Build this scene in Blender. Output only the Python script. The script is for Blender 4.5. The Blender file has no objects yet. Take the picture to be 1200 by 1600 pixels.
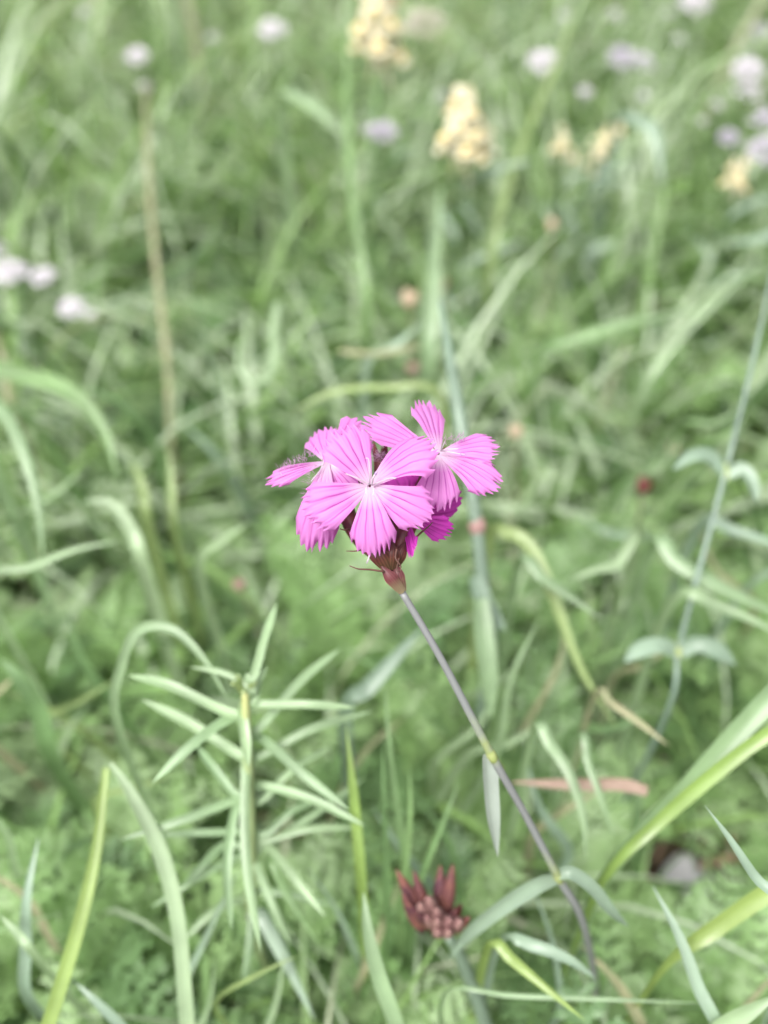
import bpy, math, random
import numpy as np
from mathutils import Vector, Matrix, Quaternion
from mathutils import noise as mnoise

rnd = random.Random(11)
R = math.radians
sc = bpy.context.scene
col = sc.collection

# ---------------------------------------------------------------- camera
PITCH = R(42.0)
CAM = Vector((0.0, 0.0, 0.3245))
HFOV = R(45.0)
FPX = 600.0 / math.tan(HFOV / 2)            # focal length in photograph pixels (1200 wide)
FW = Vector((0, math.cos(PITCH), -math.sin(PITCH)))
UP = Vector((0, math.sin(PITCH), math.cos(PITCH)))
RT = Vector((1, 0, 0))
cd = bpy.data.cameras.new('camera')
cam = bpy.data.objects.new('camera', cd); col.objects.link(cam)
cam.location = CAM
cam.rotation_euler = (math.pi / 2 - PITCH, 0, 0)
cd.sensor_fit = 'HORIZONTAL'; cd.sensor_width = 36.0
cd.lens = 18.0 / math.tan(HFOV / 2)
cd.clip_start = 0.005; cd.clip_end = 400
cd.dof.use_dof = True
cd.dof.focus_distance = 0.163
cd.dof.aperture_fstop = cd.lens / 4.6
cd.dof.aperture_blades = 0
sc.camera = cam

# ---------------------------------------------------------------- daylight, overcast
w = bpy.data.worlds.new('World'); sc.world = w; w.use_nodes = True
nt = w.node_tree; nt.nodes.clear()
SUN_EL, SUN_AZ = R(58), R(215)              # azimuth clockwise from +Y
sky = nt.nodes.new('ShaderNodeTexSky'); sky.sky_type = 'NISHITA'; sky.sun_disc = False
sky.sun_elevation = SUN_EL; sky.sun_rotation = SUN_AZ; sky.dust_density = 6.0; sky.air_density = 1.0
hs = nt.nodes.new('ShaderNodeHueSaturation'); hs.inputs['Saturation'].default_value = 0.22
bg = nt.nodes.new('ShaderNodeBackground'); bg.inputs['Strength'].default_value = 0.125
wo = nt.nodes.new('ShaderNodeOutputWorld')
nt.links.new(sky.outputs[0], hs.inputs['Color']); nt.links.new(hs.outputs[0], bg.inputs['Color'])
nt.links.new(bg.outputs[0], wo.inputs[0])
sl = bpy.data.lights.new('sun', 'SUN'); sl.energy = 1.5; sl.angle = R(30); sl.color = (1.0, 0.97, 0.93)
so = bpy.data.objects.new('sun', sl); col.objects.link(so)
sd = Vector((math.sin(SUN_AZ) * math.cos(SUN_EL), math.cos(SUN_AZ) * math.cos(SUN_EL), math.sin(SUN_EL)))
so.rotation_euler = sd.to_track_quat('Z', 'Y').to_euler(); so.location = (0, 0, 3)
sc.view_settings.view_transform = 'Standard'; sc.view_settings.look = 'None'
sc.view_settings.gamma = 1.0; sc.view_settings.exposure = 1.5
sc.render.engine = 'CYCLES'
sc.cycles.use_denoising = True
sc.cycles.max_bounces = 5; sc.cycles.diffuse_bounces = 2; sc.cycles.glossy_bounces = 2; sc.cycles.transmission_bounces = 4; sc.cycles.transparent_max_bounces = 8

# ---------------------------------------------------------------- helpers
def P(px, py, d):
    """world point seen at photograph pixel (px, py), d metres along the view axis"""
    return CAM + FW * d + RT * ((px - 600) / FPX * d) + UP * ((800 - py) / FPX * d)

def DZ(py, z):
    k = -FW.z - UP.z * (800 - py) / FPX
    return (CAM.z - z) / k

def PZ(px, py, z):
    return P(px, py, DZ(py, z))

def proj(p):
    v = Vector(p) - CAM; d = v.dot(FW)
    return 600 + v.dot(RT) / d * FPX, 800 - v.dot(UP) / d * FPX, d

def tag(o, label=None, cat=None, group=None, kind=None):
    if label: o['label'] = label
    if cat: o['category'] = cat
    if group: o['group'] = group
    if kind: o['kind'] = kind
    return o

def empty(name, loc):
    o = bpy.data.objects.new(name, None); col.objects.link(o); o.location = loc
    o.empty_display_size = 0.01
    return o

def origin_of(o):
    m = Vector((0, 0, 0))
    while o is not None:
        m += o.location; o = o.parent
    return m

def mesh_obj(name, V, F, mat, parent=None, UV=None, attr=None, loc=None, smooth=True):
    """V in world space; the object's origin is loc (default: first vertex); unrotated parents only"""
    V = [Vector(v) for v in V]
    if loc is None:
        loc = Vector(V[0])
    me = bpy.data.meshes.new(name)
    me.from_pydata([v - loc for v in V], [], F)
    if smooth:
        me.polygons.foreach_set('use_smooth', [True] * len(me.polygons))
    if UV is not None:
        ul = me.uv_layers.new(name='UVMap')
        li = [l.vertex_index for l in me.loops]
        ul.data.foreach_set('uv', [c for i in li for c in UV[i]])
    if attr is not None:
        a = me.attributes.new('tint', 'FLOAT', 'POINT'); a.data.foreach_set('value', attr)
    me.materials.append(mat); me.update()
    o = bpy.data.objects.new(name, me); col.objects.link(o)
    if parent is not None:
        o.parent = parent; o.location = loc - origin_of(parent)
    else:
        o.location = loc
    return o

def share(name, me, parent, mat4=None):
    o = bpy.data.objects.new(name, me); col.objects.link(o); o.parent = parent
    if mat4 is not None: o.matrix_local = mat4
    return o

def copy_tree(src, parent=None):
    c = src.copy(); col.objects.link(c); c.parent = parent
    for ch in src.children:
        copy_tree(ch, c)
    return c

def spline(pts, n):
    """Catmull-Rom through pts (Vectors), n+1 samples even in parameter; also returns parameter 0..1"""
    p = [Vector(q) for q in pts]
    if len(p) == 2:
        return [p[0].lerp(p[1], i / n) for i in range(n + 1)]
    p = [p[0] * 2 - p[1]] + p + [p[-1] * 2 - p[-2]]
    m = len(p) - 3; out = []
    for i in range(n + 1):
        t = i / n * m; k = min(int(t), m - 1); t -= k
        a, b, c, d = p[k:k + 4]
        out.append(0.5 * ((2 * b) + (c - a) * t + (2 * a - 5 * b + 4 * c - d) * t * t + (3 * b - a - 3 * c + d) * t ** 3))
    return out

def frames(pts, hint):
    T, L, N = [], [], []
    for i in range(len(pts)):
        t = (pts[min(i + 1, len(pts) - 1)] - pts[max(i - 1, 0)]).normalized()
        l = t.cross(hint)
        if l.length < 1e-3: l = t.cross(Vector((0.3, 1, 0.2)))
        l.normalize()
        if L and l.dot(L[-1]) < 0: l = -l
        if L: l = (l * 0.45 + L[-1] * 0.55); l = (l - t * l.dot(t)).normalized()
        T.append(t); L.append(l); N.append(l.cross(t).normalized())
    return T, L, N

def tube_geo(pts, rad, ns=8, lump=0):
    V, F, UV = [], [], []
    T, L, N = frames(pts, Vector((0.2, -0.5, 0.85)))
    n = len(pts)
    for i in range(n):
        for k in range(ns):
            a = 2 * math.pi * k / ns
            r = rad[i] * (1 + lump * (1 if k % 2 else -1))
            V.append(pts[i] + (L[i] * math.cos(a) + N[i] * math.sin(a)) * r); UV.append((k / ns, i / (n - 1)))
    for i in range(n - 1):
        for k in range(ns):
            k2 = (k + 1) % ns
            F.append((i * ns + k, i * ns + k2, (i + 1) * ns + k2, (i + 1) * ns + k))
    V.append(pts[0]); UV.append((0, 0)); V.append(pts[-1]); UV.append((0, 1))
    for k in range(ns):
        F.append((k, len(V) - 2, (k + 1) % ns)); F.append(((n - 1) * ns + k, (n - 1) * ns + (k + 1) % ns, len(V) - 1))
    return V, F, UV

def tube(name, pts, rad, mat, parent=None, ns=8, n=None, loc=None, lump=0, attr=None):
    if n: 
        pts2 = spline(pts, n)
        m = len(rad) - 1
        r2 = []
        for i in range(n + 1):
            t = i / n * m; k = min(int(t), m - 1)
            r2.append(rad[k] + (rad[k + 1] - rad[k]) * (t - k))
        pts, rad = pts2, r2
    V, F, UV = tube_geo(pts, rad, ns, lump)
    at = [attr(uv[1]) for uv in UV] if attr else None
    return mesh_obj(name, V, F, mat, parent, UV, at, loc if loc is not None else pts[0])

def blade_geo(pts, width, n=16, fold=0.18, hint=None, taper=None, twist=0.0, root_w=0.55):
    """a leaf blade along pts; width in metres at its widest; a shallow keel along the midrib"""
    hint = hint or Vector((0.1, -0.55, 0.83))
    c = spline(pts, n); T, L, N = frames(c, hint)
    V, F, UV = [], [], []
    for i in range(n + 1):
        t = i / n
        h = (root_w + (1 - root_w) * min(1, t / 0.35)) * (1 - max(0, (t - 0.45) / 0.55) ** 1.9) if taper is None else taper(t)
        h = max(h, 0.02) * width / 2
        a = twist * t + 0.16 * mnoise.noise(Vector((t * 3.0, width * 4000, c[0].x * 60)))
        h *= 1 + 0.10 * mnoise.noise(Vector((t * 5.0, width * 3000, c[0].y * 80)))
        l = L[i] * math.cos(a) + N[i] * math.sin(a); nn = N[i] * math.cos(a) - L[i] * math.sin(a)
        for s, dz in ((-1, 0.0), (-0.5, -0.62), (0, -1), (0.5, -0.62), (1, 0.0)):
            V.append(c[i] + l * (h * s) + nn * (fold * h * 2 * dz)); UV.append((s * 0.5 + 0.5, t))
    for i in range(n):
        for k in range(4):
            a = i * 5 + k
            F.append((a, a + 1, a + 6, a + 5))
    return V, F, UV

def blade(name, pts, width, mat, parent=None, **kw):
    V, F, UV = blade_geo(pts, width, **kw)
    return mesh_obj(name, V, F, mat, parent, UV, None, Vector(pts[0]))

# ---------------------------------------------------------------- materials
def nodes(name):
    m = bpy.data.materials.new(name); m.use_nodes = True
    t = m.node_tree; t.nodes.clear()
    return m, t, (lambda k, **kw: _n(t, k, **kw)), t.links.new

def _n(t, k, **kw):
    n = t.nodes.new(k)
    for a, v in kw.items(): setattr(n, a, v)
    return n

def finish(t, N, L, color, trans_color, transl, rough, spec=0.35, bump=None):
    b = N('ShaderNodeBsdfPrincipled'); b.inputs['Roughness'].default_value = rough
    b.inputs['Specular IOR Level'].default_value = spec
    L(color, b.inputs['Base Color'])
    out = N('ShaderNodeOutputMaterial')
    if bump is not None:
        bp = N('ShaderNodeBump'); bp.inputs['Strength'].default_value = bump[1]; bp.inputs['Distance'].default_value = bump[2]
        L(bump[0], bp.inputs['Height']); L(bp.outputs[0], b.inputs['Normal'])
    if transl > 0:
        tr = N('ShaderNodeBsdfTranslucent'); L(trans_color, tr.inputs['Color'])
        mx = N('ShaderNodeMixShader'); mx.inputs[0].default_value = transl
        L(b.outputs[0], mx.inputs[1]); L(tr.outputs[0], mx.inputs[2]); L(mx.outputs[0], out.inputs[0])
    else:
        L(b.outputs[0], out.inputs[0])

def mixc(N, L, fac, a, b):
    m = N('ShaderNodeMix', data_type='RGBA')
    for s, v in ((m.inputs[6], a), (m.inputs[7], b)):
        if isinstance(v, tuple): s.default_value = v + (1,) if len(v) == 3 else v
        else: L(v, s)
    if isinstance(fac, (int, float)): m.inputs[0].default_value = fac
    else: L(fac, m.inputs[0])
    return m.outputs[2]

def leaf_mat(name, c1, c2, transl=0.35, rough=0.45, source='object', c3=None, scale=60, veins=0.12, mid=None):
    """leaf colour runs between c1 and c2 per plant (object random) or per leaf ('tint' attribute)"""
    m, t, N, L = nodes(name)
    if source == 'object':
        r = N('ShaderNodeObjectInfo').outputs['Random']
    else:
        r = N('ShaderNodeAttribute', attribute_name='tint').outputs['Fac']
    ramp = N('ShaderNodeValToRGB')
    ramp.color_ramp.elements[0].color = c1 + (1,); ramp.color_ramp.elements[1].color = c2 + (1,)
    if mid:
        e = ramp.color_ramp.elements.new(0.5); e.color = mid + (1,)
    if c3:
        e = ramp.color_ramp.elements.new(0.9); e.color = c2 + (1,); ramp.color_ramp.elements[-1].color = c3 + (1,)
    L(r, ramp.inputs[0])
    g = N('ShaderNodeNewGeometry')
    nz = N('ShaderNodeTexNoise'); nz.inputs['Scale'].default_value = scale; nz.inputs['Detail'].default_value = 4
    L(g.outputs['Position'], nz.inputs['Vector'])
    mr = N('ShaderNodeMapRange'); mr.inputs[1].default_value = 0.3; mr.inputs[2].default_value = 0.7
    mr.inputs[3].default_value = 0.78; mr.inputs[4].default_value = 1.22
    L(nz.outputs['Fac'], mr.inputs[0])
    mul = N('ShaderNodeVectorMath', operation='SCALE'); L(ramp.outputs[0], mul.inputs[0]); L(mr.outputs[0], mul.inputs['Scale'])
    c = mul.outputs[0]; bump = None
    if veins:
        uv = N('ShaderNodeUVMap'); sp = N('ShaderNodeSeparateXYZ'); L(uv.outputs[0], sp.inputs[0])
        m1 = N('ShaderNodeMath', operation='MULTIPLY'); m1.inputs[1].default_value = 70; L(sp.outputs[0], m1.inputs[0])
        s1 = N('ShaderNodeMath', operation='SINE'); L(m1.outputs[0], s1.inputs[0])
        m2 = N('ShaderNodeMath', operation='MULTIPLY_ADD'); m2.inputs[1].default_value = veins; m2.inputs[2].default_value = 1.0
        L(s1.outputs[0], m2.inputs[0])
        v2 = N('ShaderNodeVectorMath', operation='SCALE'); L(c, v2.inputs[0]); L(m2.outputs[0], v2.inputs['Scale']); c = v2.outputs[0]
    hsv = N('ShaderNodeHueSaturation'); hsv.inputs['Saturation'].default_value = 1.0; L(c, hsv.inputs['Color'])
    cool = N('ShaderNodeVectorMath', operation='MULTIPLY'); L(hsv.outputs[0], cool.inputs[0]); cool.inputs[1].default_value = (0.96, 1.0, 0.99); c = cool.outputs[0]
    tc = N('ShaderNodeVectorMath', operation='MULTIPLY'); L(c, tc.inputs[0]); tc.inputs[1].default_value = (1.12, 1.2, 0.75)
    finish(t, N, L, c, tc.outputs[0], transl, rough * 0.85, 0.55)
    return m

def plain_mat(name, c1, c2, scale=200, transl=0.0, rough=0.6, tcol=None, spec=0.3, stretch=None):
    m, t, N, L = nodes(name)
    g = N('ShaderNodeNewGeometry'); nz = N('ShaderNodeTexNoise'); nz.inputs['Scale'].default_value = scale; nz.inputs['Detail'].default_value = 4
    L(g.outputs['Position'], nz.inputs['Vector'])
    mr = N('ShaderNodeMapRange'); mr.inputs[1].default_value = 0.35; mr.inputs[2].default_value = 0.65
    L(nz.outputs['Fac'], mr.inputs[0])
    c = mixc(N, L, mr.outputs[0], c1, c2)
    tc = c
    if tcol:
        rgb = N('ShaderNodeRGB'); rgb.outputs[0].default_value = tcol + (1,); tc = rgb.outputs[0]
    finish(t, N, L, c, tc, transl, rough, spec)
    return m

def attr_mat(name, stops, rough=0.5, transl=0.0, scale=500):
    """colour from a ramp over the 'tint' attribute (colour along a stem)"""
    m, t, N, L = nodes(name)
    r = N('ShaderNodeAttribute', attribute_name='tint').outputs['Fac']
    ramp = N('ShaderNodeValToRGB')
    el = ramp.color_ramp.elements
    el[0].position = stops[0][0]; el[0].color = stops[0][1] + (1,)
    el[1].position = stops[-1][0]; el[1].color = stops[-1][1] + (1,)
    for p, c in stops[1:-1]:
        e = el.new(p); e.color = c + (1,)
    g = N('ShaderNodeNewGeometry'); nz = N('ShaderNodeTexNoise'); nz.inputs['Scale'].default_value = scale
    L(g.outputs['Position'], nz.inputs['Vector'])
    mr = N('ShaderNodeMapRange'); mr.inputs[1].default_value = 0.3; mr.inputs[2].default_value = 0.7; mr.inputs[3].default_value = -0.08; mr.inputs[4].default_value = 0.08
    L(nz.outputs['Fac'], mr.inputs[0])
    ad = N('ShaderNodeMath', operation='ADD'); L(r, ad.inputs[0]); L(mr.outputs[0], ad.inputs[1]); L(ad.outputs[0], ramp.inputs[0])
    finish(t, N, L, ramp.outputs[0], ramp.outputs[0], transl, rough)
    return m

def bract_mat(name, low, midc, top):
    m, t, N, L = nodes(name)
    uv = N('ShaderNodeUVMap'); sp = N('ShaderNodeSeparateXYZ'); L(uv.outputs[0], sp.inputs[0])
    g = N('ShaderNodeNewGeometry'); nz = N('ShaderNodeTexNoise'); nz.inputs['Scale'].default_value = 350
    L(g.outputs['Position'], nz.inputs['Vector'])
    a = N('ShaderNodeMath', operation='MULTIPLY_ADD'); L(nz.outputs['Fac'], a.inputs[0]); a.inputs[1].default_value = 0.5
    ad = N('ShaderNodeMath', operation='ADD'); L(sp.outputs[1], ad.inputs[0]); ad.inputs[1].default_value = -0.25; L(ad.outputs[0], a.inputs[2])
    ramp = N('ShaderNodeValToRGB'); el = ramp.color_ramp.elements
    el[0].color = low + (1,); el[1].color = top + (1,); e = el.new(0.5); e.color = midc + (1,)
    L(a.outputs[0], ramp.inputs[0])
    w1 = N('ShaderNodeMath', operation='MULTIPLY'); w1.inputs[1].default_value = 34; L(sp.outputs[0], w1.inputs[0])
    w2 = N('ShaderNodeMath', operation='SINE'); L(w1.outputs[0], w2.inputs[0])
    w3 = N('ShaderNodeMath', operation='MULTIPLY_ADD'); w3.inputs[1].default_value = 0.28; w3.inputs[2].default_value = 0.95; L(w2.outputs[0], w3.inputs[0])
    v = N('ShaderNodeVectorMath', operation='SCALE'); L(ramp.outputs[0], v.inputs[0]); L(w3.outputs[0], v.inputs['Scale'])
    finish(t, N, L, v.outputs[0], v.outputs[0], 0.15, 0.5)
    return m

def petal_mat(name='pink_petal', ca=(0.50, 0.165, 0.45), cb=(0.57, 0.235, 0.53), vein=(0.34, 0.05, 0.29)):
    m, t, N, L = nodes(name)
    uv = N('ShaderNodeUVMap'); sp = N('ShaderNodeSeparateXYZ'); L(uv.outputs[0], sp.inputs[0])
    g = N('ShaderNodeNewGeometry')
    nz = N('ShaderNodeTexNoise'); nz.inputs['Scale'].default_value = 170; nz.inputs['Detail'].default_value = 3
    L(g.outputs['Position'], nz.inputs['Vector'])
    # veins: lines of constant u running out from the claw
    a = N('ShaderNodeMath', operation='MULTIPLY_ADD'); L(nz.outputs['Fac'], a.inputs[0]); a.inputs[1].default_value = 0.12; L(sp.outputs[0], a.inputs[2])
    oi = N('ShaderNodeObjectInfo'); cnt = N('ShaderNodeMath', operation='MULTIPLY_ADD'); L(oi.outputs['Random'], cnt.inputs[0]); cnt.inputs[1].default_value = math.pi * 1.6; cnt.inputs[2].default_value = math.pi * 4.0
    b = N('ShaderNodeMath', operation='MULTIPLY'); L(cnt.outputs[0], b.inputs[1]); L(a.outputs[0], b.inputs[0])
    s = N('ShaderNodeMath', operation='SINE'); L(b.outputs[0], s.inputs[0])
    ab = N('ShaderNodeMath', operation='ABSOLUTE'); L(s.outputs[0], ab.inputs[0])
    line = N('ShaderNodeMapRange'); line.inputs[1].default_value = 0.09; line.inputs[2].default_value = 0.42; line.inputs[3].default_value = 1.0; line.inputs[4].default_value = 0.0
    L(ab.outputs[0], line.inputs[0])
    fade = N('ShaderNodeMapRange'); fade.inputs[1].default_value = 0.98; fade.inputs[2].default_value = 0.55; fade.inputs[3].default_value = 0.10; fade.inputs[4].default_value = 1.0
    L(sp.outputs[1], fade.inputs[0])
    lf = N('ShaderNodeMath', operation='MULTIPLY'); L(line.outputs[0], lf.inputs[0]); L(fade.outputs[0], lf.inputs[1])
    # fine side veins
    b2 = N('ShaderNodeMath', operation='MULTIPLY'); b2.inputs[1].default_value = math.pi * 34; L(a.outputs[0], b2.inputs[0])
    s2 = N('ShaderNodeMath', operation='SINE'); L(b2.outputs[0], s2.inputs[0])
    base = mixc(N, L, nz.outputs['Fac'], ca, cb)
    pale = N('ShaderNodeMapRange'); pale.inputs[1].default_value = 0.36; pale.inputs[2].default_value = 0.06
    L(sp.outputs[1], pale.inputs[0])
    c0 = mixc(N, L, lf.outputs[0], base, vein)
    c = mixc(N, L, pale.outputs[0], c0, (0.60, 0.47, 0.58))
    tcol = mixc(N, L, lf.outputs[0], (0.58, 0.06, 0.46), (0.36, 0.02, 0.29))
    finish(t, N, L, c, tcol, 0.40, 0.55, 0.25, (s2.outputs[0], 0.10, 0.0002))
    return m

M = {}
M['soil'] = plain_mat('soil', (0.035, 0.026, 0.016), (0.075, 0.06, 0.035), 90, rough=0.95)
M['petal'] = petal_mat()
M['petaldeep'] = petal_mat('deep_pink_petal', (0.36, 0.022, 0.29), (0.42, 0.04, 0.35), (0.18, 0.005, 0.14))
M['style'] = plain_mat('style', (0.50, 0.40, 0.49), (0.55, 0.46, 0.54), 400, 0.3)
M['anther'] = plain_mat('anther', (0.25, 0.16, 0.34), (0.32, 0.22, 0.38), 900)
M['hair'] = plain_mat('hair', (0.50, 0.36, 0.48), (0.40, 0.18, 0.36), 500, 0.4)
M['calyx'] = plain_mat('calyx', (0.055, 0.012, 0.016), (0.12, 0.03, 0.025), 350, rough=0.45)
M['bract'] = bract_mat('bract', (0.15, 0.09, 0.05), (0.085, 0.024, 0.018), (0.04, 0.012, 0.010))
M['awn'] = plain_mat('awn', (0.05, 0.02, 0.015), (0.12, 0.06, 0.045), 400, rough=0.6)
M['bracttan'] = bract_mat('bract_tan', (0.30, 0.24, 0.14), (0.12, 0.034, 0.038), (0.07, 0.018, 0.02))
M['stem'] = attr_mat('pink_stem', [(0.0, (0.19, 0.23, 0.07)), (0.18, (0.18, 0.21, 0.14)), (0.45, (0.15, 0.16, 0.155)), (1.0, (0.145, 0.15, 0.15))], 0.42)
M['node'] = plain_mat('stem_node', (0.17, 0.22, 0.05), (0.24, 0.27, 0.12), 300)
M['glaucous'] = leaf_mat('glaucous_leaf', (0.165, 0.225, 0.165), (0.225, 0.285, 0.215), 0.25, 0.45)
M['lilacleaf'] = leaf_mat('lilac_leaf', (0.30, 0.33, 0.30), (0.34, 0.365, 0.335), 0.25, 0.45)
M['spurge'] = leaf_mat('spurge_leaf', (0.18, 0.26, 0.14), (0.24, 0.32, 0.18), 0.3, 0.5)
M['spurgestem'] = attr_mat('spurge_stem', [(0, (0.17, 0.22, 0.10)), (0.7, (0.22, 0.28, 0.13)), (1, (0.30, 0.32, 0.13))])
M['yellowgreen'] = leaf_mat('yellow_green_blade', (0.19, 0.28, 0.075), (0.25, 0.32, 0.10), 0.4, 0.4)
M['olive'] = leaf_mat('olive_blade', (0.19, 0.25, 0.10), (0.25, 0.31, 0.13), 0.35, 0.45)
M['palegreen'] = leaf_mat('pale_green_blade', (0.20, 0.28, 0.155), (0.27, 0.34, 0.21), 0.35, 0.45)
M['midgreen'] = leaf_mat('mid_green_blade', (0.12, 0.20, 0.085), (0.19, 0.28, 0.12), 0.4, 0.45)
M['dry'] = plain_mat('dry_blade', (0.24, 0.165, 0.13), (0.29, 0.21, 0.165), 200, 0.3)
M['tan'] = plain_mat('tan_stalk', (0.20, 0.22, 0.12), (0.26, 0.25, 0.15), 150, 0.2)
M['budpink'] = plain_mat('bud_pink', (0.20, 0.10, 0.10), (0.30, 0.18, 0.16), 400, 0.15)
M['budred'] = plain_mat('bud_red', (0.065, 0.024, 0.034), (0.15, 0.06, 0.045), 260, 0.15)
M['stalkgreen'] = leaf_mat('stalk_green', (0.10, 0.15, 0.115), (0.13, 0.175, 0.14), 0.1, 0.5)
M['grass'] = leaf_mat('grass_leaf', (0.085, 0.155, 0.055), (0.28, 0.35, 0.21), 0.4, 0.45, mid=(0.19, 0.29, 0.09))
M['grass_mass'] = leaf_mat('grass_mass', (0.05, 0.10, 0.035), (0.36, 0.42, 0.30), 0.4, 0.5, 'attr', (0.34, 0.33, 0.23), veins=0, mid=(0.20, 0.31, 0.10))  # pale end of the ramp also paints glossy highlights into the blade colour
M['yarrow'] = leaf_mat('yarrow_leaf', (0.10, 0.18, 0.075), (0.27, 0.36, 0.19), 0.35, 0.55, veins=0, mid=(0.19, 0.30, 0.105))
M['yarrow_mass'] = leaf_mat('yarrow_mass', (0.075, 0.13, 0.06), (0.25, 0.34, 0.19), 0.35, 0.55, 'attr', veins=0, mid=(0.15, 0.24, 0.09))
M['broad'] = leaf_mat('broad_leaf', (0.12, 0.20, 0.115), (0.20, 0.29, 0.18), 0.35, 0.45, veins=0.05)
M['yellow'] = plain_mat('toadflax_yellow', (0.76, 0.69, 0.44), (0.80, 0.76, 0.62), 120, 0.35)
M['orange'] = plain_mat('toadflax_orange', (0.66, 0.48, 0.14), (0.68, 0.52, 0.20), 200, 0.2)
M['white'] = plain_mat('white_petal', (0.54, 0.51, 0.55), (0.62, 0.59, 0.63), 200, 0.35)
M['lilac'] = plain_mat('lilac_petal', (0.36, 0.33, 0.40), (0.46, 0.43, 0.48), 200, 0.35)
M['cream'] = plain_mat('cream_petal', (0.34, 0.33, 0.26), (0.42, 0.40, 0.33), 200, 0.3)
M['peach'] = plain_mat('peach_head', (0.36, 0.27, 0.18), (0.44, 0.35, 0.26), 300, 0.2)
M['darkred'] = plain_mat('dark_red_head', (0.075, 0.02, 0.018), (0.12, 0.035, 0.03), 300, 0.1)
M['rosy'] = plain_mat('rosy_head', (0.27, 0.16, 0.145), (0.32, 0.20, 0.18), 300, 0.2)
M['stone'] = plain_mat('stone', (0.20, 0.20, 0.21), (0.34, 0.335, 0.345), 120, rough=0.9)
M['litter'] = plain_mat('litter', (0.12, 0.07, 0.045), (0.26, 0.18, 0.12), 60, 0.1, 0.8)

# ---------------------------------------------------------------- ground
def ground_z(x, y):
    return 0.006 * mnoise.noise(Vector((x * 6, y * 6, 0.3)))
gs = []
xs = [-150, -40, -10, -4] + [-2 + 0.1 * i for i in range(41)] + [4, 10, 40, 150]
ys = [-150, -40, -10, -3] + [-1 + 0.1 * i for i in range(46)] + [6, 12, 40, 150]
GV = [(x, y, ground_z(x, y) if abs(x) < 3 and -2 < y < 5 else 0.0) for y in ys for x in xs]
nx = len(xs)
GF = [(j * nx + i, j * nx + i + 1, (j + 1) * nx + i + 1, (j + 1) * nx + i) for j in range(len(ys) - 1) for i in range(nx - 1)]
g = mesh_obj('ground', GV, GF, M['soil'], loc=Vector((0, 0, 0)))
tag(g, kind='structure', label='dark bare soil under the meadow plants')

# ---------------------------------------------------------------- leaf templates (local: root at origin, leaning towards +X)
def frond_template(seed, length=1.0, pairs=15, sub=4, hi=True):
    """finely cut feather-shaped leaf: a midrib with paired pinnae, each cut into pointed lobes; unit length"""
    r = random.Random(seed)
    bend = r.uniform(0.5, 1.3); lift = r.uniform(0.75, 1.25)
    V, T = [], []
    def rib(t):
        a0 = lift; k = bend
        # integrate a bending arc
        x = z = 0; n = 20; 
        for i in range(int(n * t)):
            a = a0 - k * (i / n) * 1.2; x += math.cos(a) / n; z += math.sin(a) / n
        fr = n * t - int(n * t); a = a0 - k * t * 1.2
        return Vector((x + math.cos(a) * fr / n, 0, z + math.sin(a) * fr / n)), a
    # midrib strip
    prev = None
    for i in range(9):
        t = i / 8; c, a = rib(t); hw = 0.014 * (1 - 0.8 * t)
        V += [c + Vector((0, -hw, 0)), c + Vector((0, hw, 0))]
        if i: 
            b = len(V) - 4; T += [(b, b + 1, b + 3), (b, b + 3, b + 2)]
    for i in range(pairs):
        t = 0.16 + 0.82 * (i + 0.5) / pairs
        c, a = rib(t)
        tang = Vector((math.cos(a), 0, math.sin(a))); nrm = Vector((-math.sin(a), 0, math.cos(a)))
        pl = 0.165 * math.sin(math.pi * min(1, (t * 0.82 + 0.16))) ** 0.8 * r.uniform(0.85, 1.15)
        for s in (-1, 1):
            d = (Vector((0, s, 0)) * 0.85 + tang * r.uniform(0.35, 0.6) + nrm * r.uniform(-0.1, 0.45)).normalized()
            side = d.cross(nrm).normalized()
            up = side.cross(d).normalized()
            hw = pl * 0.14
            b = len(V)
            V += [c - side * hw, c + side * hw, c + d * pl]
            T.append((b, b + 1, b + 2))
            for q in range(sub):
                f = 0.25 + 0.62 * q / max(1, sub - 1)
                o = c + d * pl * f
                for s2 in (-1, 1):
                    e = (d * 0.75 + side * s2 * 0.75 + up * r.uniform(-0.45, 0.6)).normalized()
                    ll = pl * 0.42 * (1 - 0.45 * f) * r.uniform(0.8, 1.2)
                    wv = e.cross(up).normalized() * ll * 0.34
                    b = len(V); V += [o, o + e * ll * 0.45 + wv, o + e * ll, o + e * ll * 0.45 - wv]
                    T += [(b, b + 1, b + 2), (b, b + 2, b + 3)]
    return [Vector(v) for v in V], T

def blade_template(seed, seg=6, width=0.03):
    r = random.Random(seed)
    a0 = r.uniform(1.15, 1.5); k = r.uniform(0.3, 1.9); tw = r.uniform(-0.6, 0.6)
    V, T = [], []; x = z = 0
    for i in range(seg + 1):
        t = i / seg
        a = a0 - k * t * t
        if i: x += math.cos(a) / seg; z += math.sin(a) / seg
        hw = width / 2 * (0.6 + 0.4 * min(1, t * 3)) * (1 - max(0, (t - 0.4) / 0.6) ** 1.6)
        hw = max(hw, width * 0.02)
        l = Vector((math.sin(tw * t) * 0.5, math.cos(tw * t), 0)).normalized()
        nn = Vector((-math.sin(a), 0, math.cos(a)))
        c = Vector((x, 0, z))
        V += [c - l * hw, c - nn * hw * 0.45, c + l * hw]
        if i:
            b = len(V) - 6
            T += [(b, b + 1, b + 4), (b, b + 4, b + 3), (b + 1, b + 2, b + 5), (b + 1, b + 5, b + 4)]
    return V, T

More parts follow.
